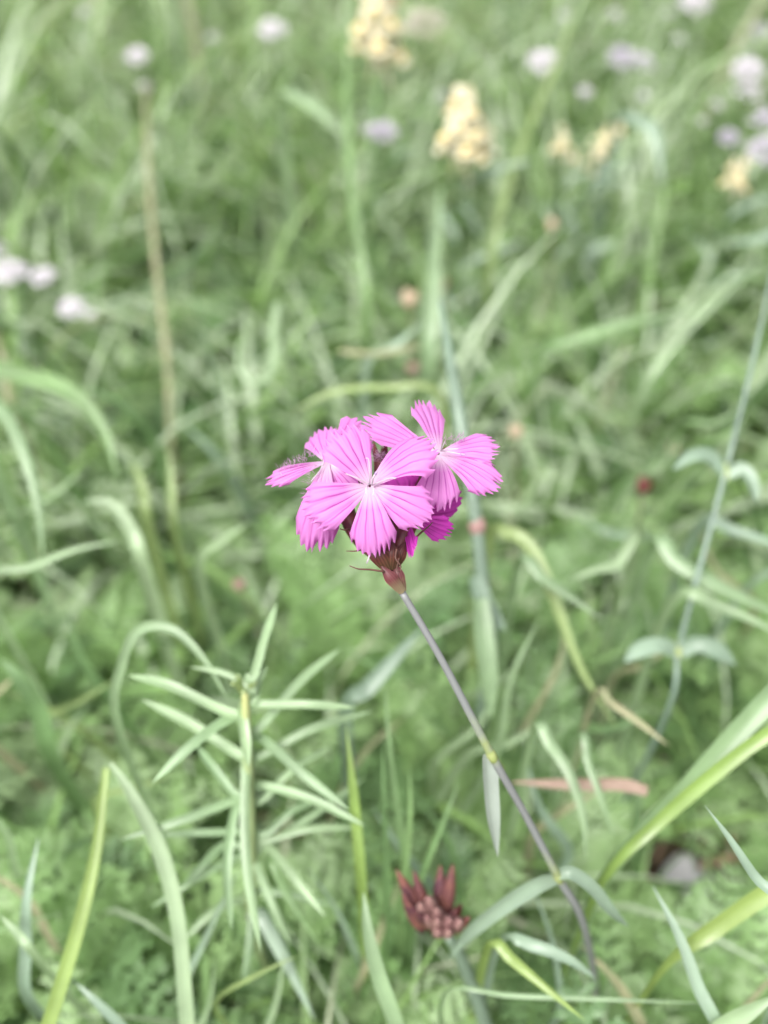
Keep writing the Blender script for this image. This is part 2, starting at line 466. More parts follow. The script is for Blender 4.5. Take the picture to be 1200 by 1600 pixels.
def ovate_template(seed, seg=8):
    r = random.Random(seed); a0 = r.uniform(0.8, 1.3); k = r.uniform(0.8, 1.7); V, T = [], []; x = z = 0
    for i in range(seg + 1):
        t = i / seg; a = a0 - k * t
        if i: x += math.cos(a) / seg; z += math.sin(a) / seg
        hw = 0.018 if t < 0.3 else 0.018 + 0.17 * math.sin(math.pi * (t - 0.3) / 0.7) ** 0.8 
        nn = Vector((-math.sin(a), 0, math.cos(a))); c = Vector((x, 0, z))
        for s, dz in ((-1, 0.25), (-0.5, 0.02), (0, -0.08), (0.5, 0.02), (1, 0.25)):
            V.append(c + Vector((0, s * hw, 0)) + nn * dz * hw + nn * hw * 0.12 * r.uniform(-1, 1))
        if i:
            b = len(V) - 10
            for q in range(4): T += [(b + q, b + q + 1, b + q + 6), (b + q, b + q + 6, b + q + 5)]
    return V, T

def tmesh(name, V, T, mat):
    me = bpy.data.meshes.new(name); me.from_pydata(V, [], T); me.materials.append(mat)
    me.polygons.foreach_set('use_smooth', [True] * len(T)); me.update()
    return me

FR = [frond_template(100 + i, pairs=15, sub=4) for i in range(6)]
FRL = [frond_template(200 + i, pairs=11, sub=2) for i in range(4)]
BL = [blade_template(300 + i) for i in range(10)]
OV = [ovate_template(400 + i) for i in range(4)]
FRM = [tmesh('yarrow_leaf', v, t, M['yarrow']) for v, t in FR]
BLM = [tmesh('grass_leaf', v, t, M['grass']) for v, t in BL]
OVM = [tmesh('broad_leaf', v, t, M['broad']) for v, t in OV]

# ---------------------------------------------------------------- the uncountable mass (stuff)
def scatter(name, templates, spots, mat, label, cat):
    """spots: (x, y, z, azimuth, length, width scale, tilt, tint); one joined mesh"""
    VV, FF, TT = [], [], []; base = 0
    by = {}
    for s in spots: by.setdefault(s[0], []).append(s[1:])
    for k, lst in by.items():
        tv = np.array([tuple(v) for v in templates[k][0]]); tf = np.array(templates[k][1])
        A = np.array(lst); n = len(A)
        x, y, z, az, ln, ws, tilt, tint = A.T
        v = np.repeat(tv[None], n, 0) * np.stack([ln, ws, ln], 1)[:, None, :]
        # tilt about Y then azimuth about Z
        ct, st = np.cos(tilt)[:, None], np.sin(tilt)[:, None]
        vx = v[:, :, 0] * ct + v[:, :, 2] * st; vz = -v[:, :, 0] * st + v[:, :, 2] * ct; vy = v[:, :, 1]
        ca, sa = np.cos(az)[:, None], np.sin(az)[:, None]
        o = np.stack([vx * ca - vy * sa + x[:, None], vx * sa + vy * ca + y[:, None], vz + z[:, None]], 2)
        VV.append(o.reshape(-1, 3)); m = len(tv)
        FF.append((tf[None] + (np.arange(n) * m)[:, None, None] + base).reshape(-1, 3)); base += n * m
        TT.append(np.repeat(tint, m))
    V = np.concatenate(VV); F = np.concatenate(FF); T = np.concatenate(TT)
    me = bpy.data.meshes.new(name)
    me.vertices.add(len(V)); me.vertices.foreach_set('co', V.astype(np.float32).ravel())
    me.loops.add(len(F) * 3); me.loops.foreach_set('vertex_index', F.astype(np.int32).ravel())
    me.polygons.add(len(F)); me.polygons.foreach_set('loop_start', np.arange(0, len(F) * 3, 3, dtype=np.int32))
    me.polygons.foreach_set('use_smooth', np.ones(len(F), dtype=bool))
    a = me.attributes.new('tint', 'FLOAT', 'POINT'); a.data.foreach_set('value', T.astype(np.float32))
    me.update(calc_edges=True); me.validate()
    me.materials.append(mat)
    o = bpy.data.objects.new(name, me); col.objects.link(o)
    tag(o, label, cat, kind='stuff')
    return o

CLEAR = [(PZ(px, py, zz), r_) for px, py, zz, r_ in ((1075, 1375, .012, .020), (1045, 1225, .012, .018), (440, 890, .03, .016), (70, 1065, .03, .012),
         (170, 940, .03, .014), (820, 790, .03, .014), (330, 840, .03, .013), (830, 1230, .03, .012), (60, 720, .03, .02), (440, 640, .04, .02), (300, 620, .04, .016), (940, 590, .04, .02), (300, 420, .05, .03), (960, 420, .05, .03), (1180, 1590, .03, .012), (20, 1270, .03, .012))]
def clear(x, y):
    return any((p.x - x) ** 2 + (p.y - y) ** 2 < 2.2 * r_ * r_ for p, r_ in CLEAR)

def feathery(x, y):
    """where the finely cut leaves take over from the grass"""
    return 0.04 < y < 0.42 and mnoise.noise(Vector((x * 5, y * 5, 7.7))) + (0.35 if x < 0 else 0.05) > 0.12

def inside(x, y, margin=1.25):
    return y > 0.02 and abs(x) < (0.07 + 0.46 * y) * margin

def cap(x, y):
    """height the plain vegetation may reach: low by the photographer's feet, taller further off"""
    c = 0.085 + 0.16 * max(0.0, min(1.0, (y - 0.18) / 0.5)) * 0.6
    return c * max(0.35, 0.88 + 0.75 * mnoise.noise(Vector((x * 17, y * 17, 2.0))))

def patch(x, y, k):
    return 0.5 + 0.5 * mnoise.noise(Vector((x * 7 + k * 13, y * 7, k * 3.1)))

rs = random.Random(5)
spots = []
for i in range(2300):                        # feathery leaves, dense near
    y = rs.uniform(-0.12, 1.0) if rs.random() < 0.72 else rs.uniform(1.0, 2.6)
    x = rs.uniform(-0.25 - 0.55 * y, 0.25 + 0.55 * y) if y > 0 else rs.uniform(-0.3, 0.3)
    if clear(x, y): continue
    ln = rs.uniform(0.035, 0.075)
    ln = min(ln, cap(x, y) * 1.15)
    spots.append((rs.randrange(len(FRL)) , x, y, ground_z(x, y) - 0.002, rs.uniform(0, 6.283), ln, ln * rs.uniform(0.8, 1.1), rs.uniform(-0.45, 0.35), min(1, max(0, patch(x, y, 1) + rs.uniform(-.3, .3)))))
scatter('yarrow_foliage', FRL, spots, M['yarrow_mass'], 'mass of feathery green leaves carpeting the meadow floor', 'foliage')
spots = []
for i in range(8500):
    q = rs.random()
    y = rs.uniform(-0.15, 0.7) if q < 0.42 else rs.uniform(0.7, 3.2)
    x = rs.uniform(-0.28 - 0.55 * y, 0.28 + 0.55 * y) if y > 0 else rs.uniform(-0.35, 0.35)
    if clear(x, y): continue
    if y < 0.45 and rs.random() < (0.80 if feathery(x, y) else 0.30): continue
    c = cap(x, y)
    ln = c * rs.uniform(0.5, 1.25)
    if y > 0.45: ln *= rs.uniform(0.9, 1.35)
    az = rs.gauss(0.5, 1.6) if rs.random() < 0.6 else rs.uniform(0, 6.283)
    wd = rs.choice((0.045, 0.06, 0.09, 0.12)) * rs.uniform(.8, 1.2) if y < 0.6 else rs.uniform(0.09, 0.21)
    t = rs.choice((.05, .25, .5, .5, .75, .88)) + .35 * (patch(x, y, 2) - .5)
    if rs.random() < 0.035: t = 1.0
    else: t = min(0.88, max(0, t))
    spots.append((rs.randrange(len(BL)), x, y, ground_z(x, y) - 0.003, az, ln, wd * 1.2, rs.uniform(-0.15, 0.75), t))
for i in range(2600):                        # taller loose blades standing out of the mass further back
    y = 0.30 + 2.0 * rs.random() ** 1.5; x = rs.uniform(-0.15 - 0.5 * y, 0.15 + 0.5 * y)
    spots.append((rs.randrange(len(BL)), x, y, ground_z(x, y) - 0.003, rs.uniform(0, 6.283), rs.uniform(0.10, 0.20), rs.uniform(0.08, 0.19), rs.uniform(-0.2, 0.6), rs.choice((0.05, .3, .5, .8, .89, .89, .89))))  # mostly pale tints: specular streaks put into the colour of the blades
for i in range(3600):                        # fine thin leaves all through
    y = -0.05 + 1.3 * rs.random() ** 1.2; x = rs.uniform(-0.16 - 0.5 * max(0, y), 0.16 + 0.5 * max(0, y))
    if clear(x, y): continue
    if feathery(x, y) and rs.random() < 0.72: continue
    c = max(cap(x, y), .06)
    spots.append((rs.randrange(len(BL)), x, y, ground_z(x, y) - 0.003, rs.uniform(0, 6.283), c * rs.uniform(.85, 1.4), rs.uniform(0.035, 0.085), rs.uniform(-0.2, 0.7), rs.choice((.03, .1, .45, .5, .6, .89, .89, .89, .96))))
scatter('meadow_grass', BL, spots, M['grass_mass'], 'thick mass of green grass filling the meadow', 'grass')
spots = []
for i in range(2600):                        # dead bits on the soil
    y = rs.uniform(-0.1, 0.9); x = rs.uniform(-0.2 - 0.5 * max(0, y), 0.2 + 0.5 * max(0, y))
    spots.append((rs.randrange(len(BL)), x, y, ground_z(x, y) + 0.004 + rs.uniform(0, 0.012), rs.uniform(0, 6.283), rs.uniform(0.02, 0.05), rs.uniform(0.05, 0.12), 1.25, rs.random()))
scatter('plant_litter', BL, spots, M['litter'], 'brown dead leaf bits lying on the soil', 'litter')

# ---------------------------------------------------------------- countable plants of the meadow
def put(me, name, parent, az, ln, wd, tilt, off=(0, 0, 0)):
    m = Matrix.Translation(off) @ Matrix.Rotation(az, 4, 'Z') @ Matrix.Rotation(tilt, 4, 'Y') @ Matrix.Diagonal((ln, wd, ln, 1))
    return share(name, me, parent, m)

ry = random.Random(21)
LANDMARKS = [('the spurge', -.03, .085), ('the blooming pink', .06, .12), ('the brown bud head', .02, .07), ('the yellow green blades', .085, .085),
             ('the arching paired leaves', .075, .17), ('the grey jointed stalk', .03, .19), ('the dark red seed head', .085, .235), ('the curled ring blade', -.05, .30),
             ('the straw stalk', -.10, .29), ('the low white flowers', -.17, .36), ('the peach bud', .02, .32), ('the large toadflax', .045, .46), ('the leaning toadflax', .11, .45),
             ('the tall toadflax', 0, .60), ('the cream toadflax', .19, .42), ('the bright white flower', .11, .56), ('the stacked white flowers', .26, .53), ('the round whitish flower', -.08, .60),
             ('the small white flower', -.17, .58), ('the hooked pale blade', -.09, .20), ('the tall green stem', -.02, .40), ('the pinkish dry blade', .06, .13), ('the bent grey blade', -.055, .075),
             ('the cream flower', .04, .68), ('the paired lilac flowers', .19, .62), ('the thin brownish stalk', -.13, .24)]
def near(x, y):
    l = sorted(LANDMARKS, key=lambda l: (l[1] - x) ** 2 + (l[2] - y) ** 2)
    return l[0][0] + ' and ' + l[1][0]
def yarrow_plant(x, y, n, size, label=None, group='feathery plants of the meadow floor', zb=0.0):
    e = empty('yarrow_plant', (x, y, ground_z(x, y) + zb))
    tag(e, label or 'low feathery leaved plant between ' + near(x, y), 'plant', group)
    a = ry.uniform(0, 6.28)
    for k in range(n):
        ln = size * ry.uniform(0.65, 1.1)
        put(ry.choice(FRM), 'leaf', e, a + k * 2.4 + ry.uniform(-.3, .3), ln, ln * ry.uniform(.85, 1.15), ry.uniform(-0.5, 0.35))
    return e

def grass_tuft(x, y, n, size, label=None, group='grass tufts of the meadow'):
    e = empty('grass_tuft', (x, y, ground_z(x, y) - 0.002))
    tag(e, label or 'tuft of narrow grass blades between ' + near(x, y), 'grass tuft', group)
    for k in range(n):
        ln = size * ry.uniform(0.7, 1.2)
        wd = ry.uniform(0.045, 0.10)
        put(ry.choice(BLM), 'blade', e, ry.uniform(0, 6.28), ln, wd, ry.uniform(-0.2, 0.6), (ry.uniform(-.006, .006), ry.uniform(-.006, .006), 0))
    return e

def broad_plant(x, y, n, size, label=None, group='broad leaved plants of the meadow floor'):
    e = empty('broad_leaved_plant', (x, y, ground_z(x, y)))
    tag(e, label or 'soft oval leaved plant between ' + near(x, y), 'plant', group)
    a = ry.uniform(0, 6.28)
    for k in range(n):
        ln = size * ry.uniform(0.75, 1.15)
        put(ry.choice(OVM), 'leaf', e, a + k * 2.4, ln, ln * ry.uniform(0.8, 1.2), ry.uniform(-0.4, 0.3))
    return e

def spread(n, y0, y1, mind, margin=1.05):
    out = []; tries = 0
    while len(out) < n and tries < n * 60:
        tries += 1
        y = y0 + (y1 - y0) * ry.random() ** 1.25; x = ry.uniform(-1, 1) * (0.075 + 0.45 * y) * margin
        if not clear(x, y) and all((x - a) ** 2 + (y - b) ** 2 > (mind * (0.7 + 1.2 * y)) ** 2 for a, b in out): out.append((x, y))
    return out

for x, y in spread(210, 0.03, 0.75, 0.013):
    yarrow_plant(x, y, ry.randint(6, 8), max(.05, min(0.095, cap(x, y) * 1.05)) * ry.uniform(0.85, 1.15))
for x, y in spread(110, 0.16, 1.1, 0.02):
    if feathery(x, y) and ry.random() < .7: continue
    grass_tuft(x, y, ry.randint(4, 7), cap(x, y) * ry.uniform(1.0, 1.5))
for x, y in spread(7, 0.22, 0.50, 0.05):
    broad_plant(x, y, ry.randint(4, 6), cap(x, y) * ry.uniform(0.5, 0.65))

# ---------------------------------------------------------------- hero: the pink in bloom
def root_below(p, dx=0.0, dy=0.0):
    return Vector((p.x + dx, p.y + dy, ground_z(p.x + dx, p.y + dy) - 0.004))

hero_pts = [P(628, 925, .1675), P(690, 1031, .1715), P(768, 1180, .179), P(818, 1268, .186), P(872, 1370, .196), P(912, 1445, .209)]
hero_root = root_below(hero_pts[-1], 0.022, 0.012)
hero_pts.append(hero_pts[-1].lerp(hero_root, 0.5) + Vector((0.002, 0, 0)))
hero_pts.append(hero_root)
hero = empty('carthusian_pink', hero_root)
tag(hero, 'magenta pink wildflower with toothed petals on a slender grey stem, in full bloom', 'flower')

def stem_tint(v):
    # v runs 0 at the head .. 1 at the root over 7 spans: node 1 at 2/7, node 2 at 4/7
    t = v * 7
    out = 0.95
    for nd in (2.0, 4.0):
        if t < nd: out = min(out, max(0.0, (nd - t) / 1.15))
        else: out = min(out, 0.05 + max(0.0, (t - nd) / 0.35))
    return min(1, out)
tube('stem', hero_pts, [.00066, .00072, .00085, .00078, .00088, .0009, .00095, .001], M['stem'], hero, 10, 70, attr=stem_tint)
def node_at(p, axis, r, parent, ln=0.0035):
    a = axis.normalized()
    pts = [p - a * ln * .5, p - a * ln * .25, p, p + a * ln * .25, p + a * ln * .5]
    return tube('node', pts, [r * .80, r * 1.02, r * 1.18, r * 1.02, r * .8], M['node'], parent, 10)
n1 = P(768, 1180, .179); n2 = P(872, 1370, .196)
node_at(n1, n1 - P(690, 1031, .1715), .00088, hero)
node_at(n2, n2 - P(818, 1268, .186), .00092, hero)
lt = lambda t: (0.75 + 0.25 * min(1, t * 4)) * (1 - max(0, (t - 0.55) / 0.45) ** 2.2)
blade('leaf', [P(764, 1178, .1785), P(766, 1200, .1795), P(770, 1262, .184), P(778, 1340, .192)], 25 * .183 / FPX, M['lilacleaf'], hero, taper=lt, fold=0.3, n=18)['label'] = 'pale lilac grey leaf hanging from the stem node'
blade('leaf', [P(770, 1180, .180), P(781, 1196, .182), P(790, 1212, .184)], 11 * .18 / FPX, M['olive'], hero, taper=lt, fold=0.3)
blade('leaf', [P(870, 1368, .195), P(893, 1364, .194), P(925, 1386, .195), P(955, 1422, .198), P(982, 1448, .203)], 20 * .196 / FPX, M['glaucous'], hero, taper=lt, fold=0.25, n=20)
blade('leaf', [P(870, 1372, .196), P(840, 1384, .200), P(790, 1415, .206), P(735, 1458, .214), P(700, 1500, .222)], 25 * .2 / FPX, M['glaucous'], hero, taper=lt, fold=0.25, n=20)

# --- petals
def petal(parent, B, T, endw, nrm, roll=0.0, bulge=0.10, cup=0.0, seed=0, nt=9, droop=0.0, tooth=0.125, curl=0.0, mat='petal'):
    r = random.Random(seed)
    a = (T - B); Ln = a.length; a.normalize()
    nrm = Vector(nrm); nrm = (nrm - a * nrm.dot(a)).normalized()
    nrm = Quaternion(a, roll) @ nrm
    l = a.cross(nrm).normalized()
    nu, nv = 22, 6 * nt + 1
    tl = [tooth * r.uniform(0.45, 1.55) for _ in range(nt + 1)]
    V, F, UV = [], [], []
    jig = [r.uniform(-0.3, 0.3) for _ in range(nt + 1)]
    for i in range(nu + 1):
        u = i / nu
        sh = 0.14 + 0.86 * max(0, (u - 0.05) / 0.95) ** 0.85
        sh *= 1 - 0.10 * max(0, (u - 0.75) / 0.25) ** 2
        for j in range(nv):
            v = -1 + 2 * j / (nv - 1)
            ph = (v + 1) / 2 * nt; k = min(int(ph), nt - 1); f = ph - k + jig[k] * math.sin(math.pi * (ph - k))
            tri = abs(2 * f - 1)                       # 1 at the notch between teeth, 0 at a tooth's point
            notch = tl[k] * tri ** 0.9
            env = (1 - 0.17 * v * v - 0.10 * abs(v) ** 5)
            # teeth bite only into the outer part
            bite = max(0, (u - 0.80) / 0.20) ** 1.4
            s = Ln * u * (env if u > 0.001 else 1) - Ln * notch * bite * (1.0)
            s = Ln * (u * (1 - (1 - env) * u)) - Ln * notch * bite
            hw = endw / 2 * sh
            pleat = 0.034 * Ln * u * (0.25 + 0.75 * (1 - u)) * abs(math.sin(math.pi * 2.5 * (v + 1)))
            h = bulge * Ln * math.sin(math.pi * min(1, u * 0.95)) - droop * Ln * u * u + cup * hw * v * v + pleat + curl * Ln * max(0, u - 0.6) ** 2 * v
            h += 0.035 * Ln * u * mnoise.noise(Vector((u * 3 + seed, v * 2, seed * 0.7)))
            V.append(B + a * s + l * (hw * v) + nrm * h); UV.append((j / (nv - 1), u))
    for i in range(nu):
        for j in range(nv - 1):
            b = i * nv + j
            F.append((b, b + 1, b + nv + 1, b + nv))
    return mesh_obj('petal', V, F, M[mat], parent, UV, None, B)

def beard(parent, lines, n, ln, seed, spread_dir, jitter=0.0007):
    """fine hairs along the given line segments (world points)"""
    r = random.Random(seed); V, F = [], []
    for (a, b) in lines:
        for i in range(n):
            p = a.lerp(b, r.random()) + Vector((r.uniform(-1, 1), r.uniform(-1, 1), r.uniform(-1, 1))) * jitter
            d = (spread_dir + Vector((r.uniform(-1, 1), r.uniform(-1, 1), r.uniform(-1, 1))) * 0.75).normalized()
            h = ln * r.uniform(0.5, 1.2); rr = 0.000055
            s = d.orthogonal().normalized(); t2 = d.cross(s)
            mid = p + d * h * 0.55 + s * h * r.uniform(-.12, .12)
            k = len(V)
            V += [p + s * rr, p - s * rr * .5 + t2 * rr * .87, p - s * rr * .5 - t2 * rr * .87,
                  mid + s * rr * .8, mid - s * rr * .4 + t2 * rr * .7, mid - s * rr * .4 - t2 * rr * .7, p + d * h]
            for q in range(3):
                q2 = (q + 1) % 3
                F += [(k + q, k + q2, k + 3 + q2, k + 3 + q), (k + 3 + q, k + 3 + q2, k + 6)]
    return mesh_obj('beard', V, F, M['hair'], parent, None, None, lines[0][0])

def calyx(name, base, top, r, parent, teeth=5, mat='calyx', lean=None):
    mid = base.lerp(top, 0.5) + (lean or Vector((0, 0, 0)))
    pts = spline([base, mid, top], 10)
    rad = [r * f for f in (0.75, 0.95, 1.05, 1.1, 1.1, 1.06, 1.02, 0.98, 0.95, 0.92, 0.88)]
    V, F, UV = tube_geo(pts, rad, 15, 0.05)
    ax = (pts[-1] - pts[-2]).normalized(); T, L, N = frames(pts, Vector((.2, -.5, .85)))
    for k in range(teeth):
        a = 2 * math.pi * k / teeth
        c = [pts[-1] + (L[-1] * math.cos(a + d) + N[-1] * math.sin(a + d)) * r * 0.95 for d in (-0.45, 0, 0.45)]
        tip = pts[-1] + (L[-1] * math.cos(a) + N[-1] * math.sin(a)) * r * 1.25 + ax * r * 1.7
        b = len(V); V += [c[0], c[1], c[2], tip]; UV += [(0, 1)] * 4
        F += [(b, b + 1, b + 3), (b + 1, b + 2, b + 3)]
    return mesh_obj(name, V, F, M[mat], parent, UV, None, base)

HB = P(606, 880, .1655)                                   # where the flowers of the head join
toward = (CAM - P(578, 757, .160)).normalized()
def px_len(px, d): return px * d / FPX

def flower(center, nrm, petals, r=0.0016, seed=0, base_off=Vector((0, 0, 0)), lean=None, mat='petal'):
    f = calyx('flower', HB + base_off, center - Vector(nrm).normalized() * 0.0036, r, hero, lean=lean)
    for i, q in enumerate(petals):
        px, py, d, wpx = q[:4]; kw = q[4] if len(q) > 4 else {}
        B = center + (P(px, py, d) - center).normalized() * 0.0002 - Vector(nrm) * (0.0010 + 0.0001 * i)
        petal(f, B, P(px, py, d), px_len(wpx, d), kw.pop('n', nrm), seed=seed * 10 + i, mat=mat, **kw)
    return f

cA = P(578, 757, .1600)
nA = (toward * 0.93 + Vector((0, 0, 0.30))).normalized()
fA = flower(cA, nA, [
    (523, 667, .1595, 98, dict(roll=0.15, bulge=0.09, nt=9, droop=.06)),
    (684, 690, .1590, 96, dict(roll=-0.45, bulge=0.13, nt=9, droop=.05, cup=-.12)),
    (675, 811, .1586, 86, dict(roll=0.30, bulge=0.10, nt=9, tooth=.10, droop=.08)),
    (585, 871, .1586, 84, dict(roll=0.05, bulge=0.16, nt=9, droop=.12)),
    (472, 806, .1585, 92, dict(roll=-0.2, bulge=0.11, nt=9, droop=.08)),
], seed=1)
cB = P(688, 704, .1680)
nB = (toward * 0.75 + Vector((0.25, 0.1, 0.62))).normalized()
fB = flower(cB, nB, [
    (660, 622, .1735, 74, dict(roll=0.35, bulge=0.03, nt=7, tooth=.12)),
    (783, 699, .1690, 74, dict(roll=-0.25, bulge=0.08, nt=9, cup=-.1)),
    (784, 764, .1655, 70, dict(roll=0.20, bulge=0.09, nt=9, droop=.04)),
    (682, 799, .1655, 84, dict(roll=0.1, bulge=0.16, nt=8, droop=.1)),
    (561, 656, .1700, 60, dict(roll=0.25, n=toward, bulge=-0.02, nt=7, cup=.25, tooth=.12)),
], seed=2, base_off=P(614, 876, .168) - HB)
cC = P(507, 716, .1705)
nC = (toward * 0.35 + Vector((-0.45, 0.1, 0.75))).normalized()
fC = flower(cC, nC, [
    (412, 756, .1690, 34, dict(roll=0.15, n=toward, bulge=0.10, nt=6, droop=.03, cup=.2)),
    (488, 862, .1665, 78, dict(roll=0.0, bulge=0.22, nt=7, droop=.16, n=toward)),
    (575, 664, .1745, 80, dict(roll=0.2, bulge=0.05, nt=7, n=toward)),
    (500, 640 + 30, .1790, 70, dict(roll=0.0, bulge=0.05, nt=7)),
    (560, 790, .1690, 70, dict(roll=0.0, bulge=0.1, nt=7, n=toward)),
], seed=3, base_off=P(596, 872, .169) - HB, lean=Vector((-.001, 0, -.003)))
cD = P(648, 800, .1705)
nD = (toward * -0.15 + Vector((0.55, 0.2, 0.3))).normalized()
fD = flower(cD, nD, [
    (641, 871, .1640, 38, dict(roll=1.0, bulge=0.06, nt=6, n=toward, droop=.05)),
    (709, 834, .1700, 52, dict(roll=0.25, bulge=0.10, nt=7, n=toward, tooth=.14)),
    (606, 742, .1710, 84, dict(roll=0.2, bulge=0.05, nt=7, n=toward)),
    (668, 722, .1750, 70, dict(roll=0.2, bulge=0.05, nt=7, n=toward)),
    (722, 768, .1760, 66, dict(roll=0.2, bulge=0.05, nt=7, n=toward)),
], seed=4, mat='petaldeep', r=0.0013, base_off=P(620, 872, .1695) - HB)
# a half-open bud between the flowers
fE = calyx('flower', P(604, 868, .1685), P(596, 712, .1745), .0017, hero)
fE['label'] = 'closed dark maroon calyx between the open flowers'
# styles and stamens
def filament(parent, pts, r=.00016, anther=False):
    o = tube('style', [P(*p) for p in pts], [r, r, r * .8], M['style'], parent, 6, 10)
    if anther:
        a, b = P(*pts[-1]), P(*pts[-2]); d = (a - b).normalized()
        tube('anther', [a - d * .0004, a, a + d * .0007], [.0001, .00027, .0001], M['anther'], parent, 7)
filament(fA, [(577, 757, .1596), (578, 740, .1575), (576, 718, .1565), (571, 716, .1565)], .00012)
filament(fA, [(578, 757, .1596), (560, 748, .158), (540, 740, .1572)], .00012)
filament(fA, [(581, 757, .1596), (583, 747, .158), (587, 740, .1575)], .0002, True)
filament(fA, [(584, 757, .1596), (606, 748, .157), (619, 747, .1562)], .00013)
filament(fA, [(574, 758, .1596), (572, 764, .1585), (572, 772, .158)], .00011)
filament(fA, [(582, 759, .1596), (584, 766, .1585), (583, 774, .158)], .00011)
filament(fA, [(577, 868, .1585), (575, 875, .1586), (573, 872 + 8, .159)], .00013)
filament(fB, [(688, 704, .1676), (700, 702, .1655), (716, 701, .165)], .00011)
filament(fB, [(688, 704, .1676), (706, 707, .1655), (722, 710, .1645)], .00012, True)
filament(fB, [(689, 705, .1676), (692, 697, .166), (695, 690, .1655)], .00011)
filament(fC, [(507, 716, .170), (500, 735, .168), (486, 752, .1665)], .00011)
upimg = UP
beard(fC, [(P(430, 739, .1685), P(500, 706, .1685)), (P(438, 734, .1685), P(490, 710, .1685))], 34, .0013, 1, (upimg * .9 + RT * -.2))
beard(fC, [(P(482, 740, .168), P(478, 790, .167)), (P(500, 728, .168), P(486, 750, .168))], 16, .0011, 2, (RT * -1 + upimg * .2))
beard(fB, [(P(606, 682, .1725), P(632, 672, .172)), (P(615, 684, .1725), P(628, 676, .172))], 30, .0013, 3, upimg)
beard(fB, [(P(688, 690, .1685), P(726, 684, .168))], 40, .0011, 4, upimg + RT * .3)
beard(fD, [(P(580, 705, .173), P(602, 722, .172)), (P(584, 715, .173), P(600, 708, .172))], 36, .0014, 5, toward * .6 + RT * .4)
# bracts under the head
def bract(a, b, wpx, mat, awn_pts=None, hint=None, d=.165):
    o = blade('bract', [a, a.lerp(b, .5) + toward * .0012, b], px_len(wpx, d), M[mat], hero, taper=lambda t: (0.62 + 0.45 * math.sin(math.pi * min(1, t))) * (1 - max(0, (t - .55) / .45) ** 1.8 * .95) , fold=-0.25, hint=hint or toward, n=12)
    if awn_pts:
        tube('awn', [P(*p) for p in awn_pts], [.00020, .00016, .00008], M['awn'], o, 6, 14)
    return o
bract(P(629, 925, .1668), P(594, 882, .1640), 18, 'bracttan', [(600, 893, .1634), (578, 890, .162), (560, 889, .1615), (546, 884, .161)])
bract(P(630, 924, .168), P(616, 876, .1665), 17, 'bracttan', [(618, 878, .1655), (623, 872, .164), (620, 890, .163), (624, 894, .163)])
bract(P(629, 924, .1695), P(608, 880, .170), 17, 'bract')
bract(P(607, 889, .1655), P(586, 850, .1632), 24, 'bract', [(585, 862, .1615), (570, 858, .161), (556, 861, .1605), (541, 861, .160)])
bract(P(611, 888, .166), P(613, 846, .1638), 24, 'bract', [(620, 858, .1625), (618, 872, .162), (626, 884, .162), (625, 892, .162)])
bract(P(613, 888, .168), P(634, 846, .1665), 21, 'bract', [(650, 840, .166), (658, 832, .165), (668, 824, .164), (676, 816, .164)])
bract(P(604, 889, .168), P(570, 846, .168), 20, 'calyx', [(556, 832, .166), (547, 827, .164), (538, 828, .163), (531, 826, .163)])
bract(P(606, 888, .170), P(608, 842, .171), 28, 'calyx')

# ---------------------------------------------------------------- bud head of a second pink
bud_base = P(700, 1462, .219)
bud_pts = [bud_base, P(722, 1500, .226), P(745, 1560, .238), P(770, 1640, .255)]
br = root_below(bud_pts[-1], 0.006, 0.01)
bud = empty('budding_pink', br)
tag(bud, 'head of reddish brown closed buds on a pale stem, low in the grass', 'flower')
tube('stem', bud_pts + [br], [.0012, .0016, .0019, .0019, .0018], M['glaucous'], bud, 10, 30)
def spindle(name, a, b, r, mat, parent, ns=9):
    pts = [a.lerp(b, i / 8) for i in range(9)]
    return tube(name, pts, [r * f for f in (.45, .8, 1, 1.05, 1.0, .88, .68, .4, .08)], M[mat], parent, ns)
for (x0, y0, x1, y1, d0, d1, r, m_) in [
    (668, 1450, 619, 1358, .217, .213, .0017, 'budred'), (672, 1445, 646, 1360, .218, .214, .0016, 'budred'),
    (660, 1455, 628, 1392, .2165, .211, .0016, 'budred'), (676, 1450, 634, 1410, .217, .2095, .0015, 'budred'),
    (688, 1440, 688, 1352, .219, .216, .0018, 'budred'), (694, 1440, 708, 1350, .219, .215, .0017, 'budred'),
    (700, 1450, 722, 1412, .219, .212, .0014, 'bract'), (704, 1456, 735, 1432, .218, .211, .0014, 'budred'),
    (690, 1455, 678, 1395, .218, .213, .0015, 'bract'), (700, 1460, 712, 1420, .218, .2115, .0013, 'budred')]:
    spindle('calyx', P(x0, y0, d0), P(x1, y1, d1), r, m_, bud)
for i, (x, y) in enumerate([(655, 1412), (669, 1401), (666, 1432), (682, 1421), (683, 1438), (684, 1457), (703, 1437), (702, 1457), (720, 1440), (654, 1430)]):
    spindle('bud', P(690 + (x - 690) * .6, 1450 + (y - 1450) * .5, .219), P(x, y, .2070), .00165, 'budpink' if i < 9 else 'budred', bud)

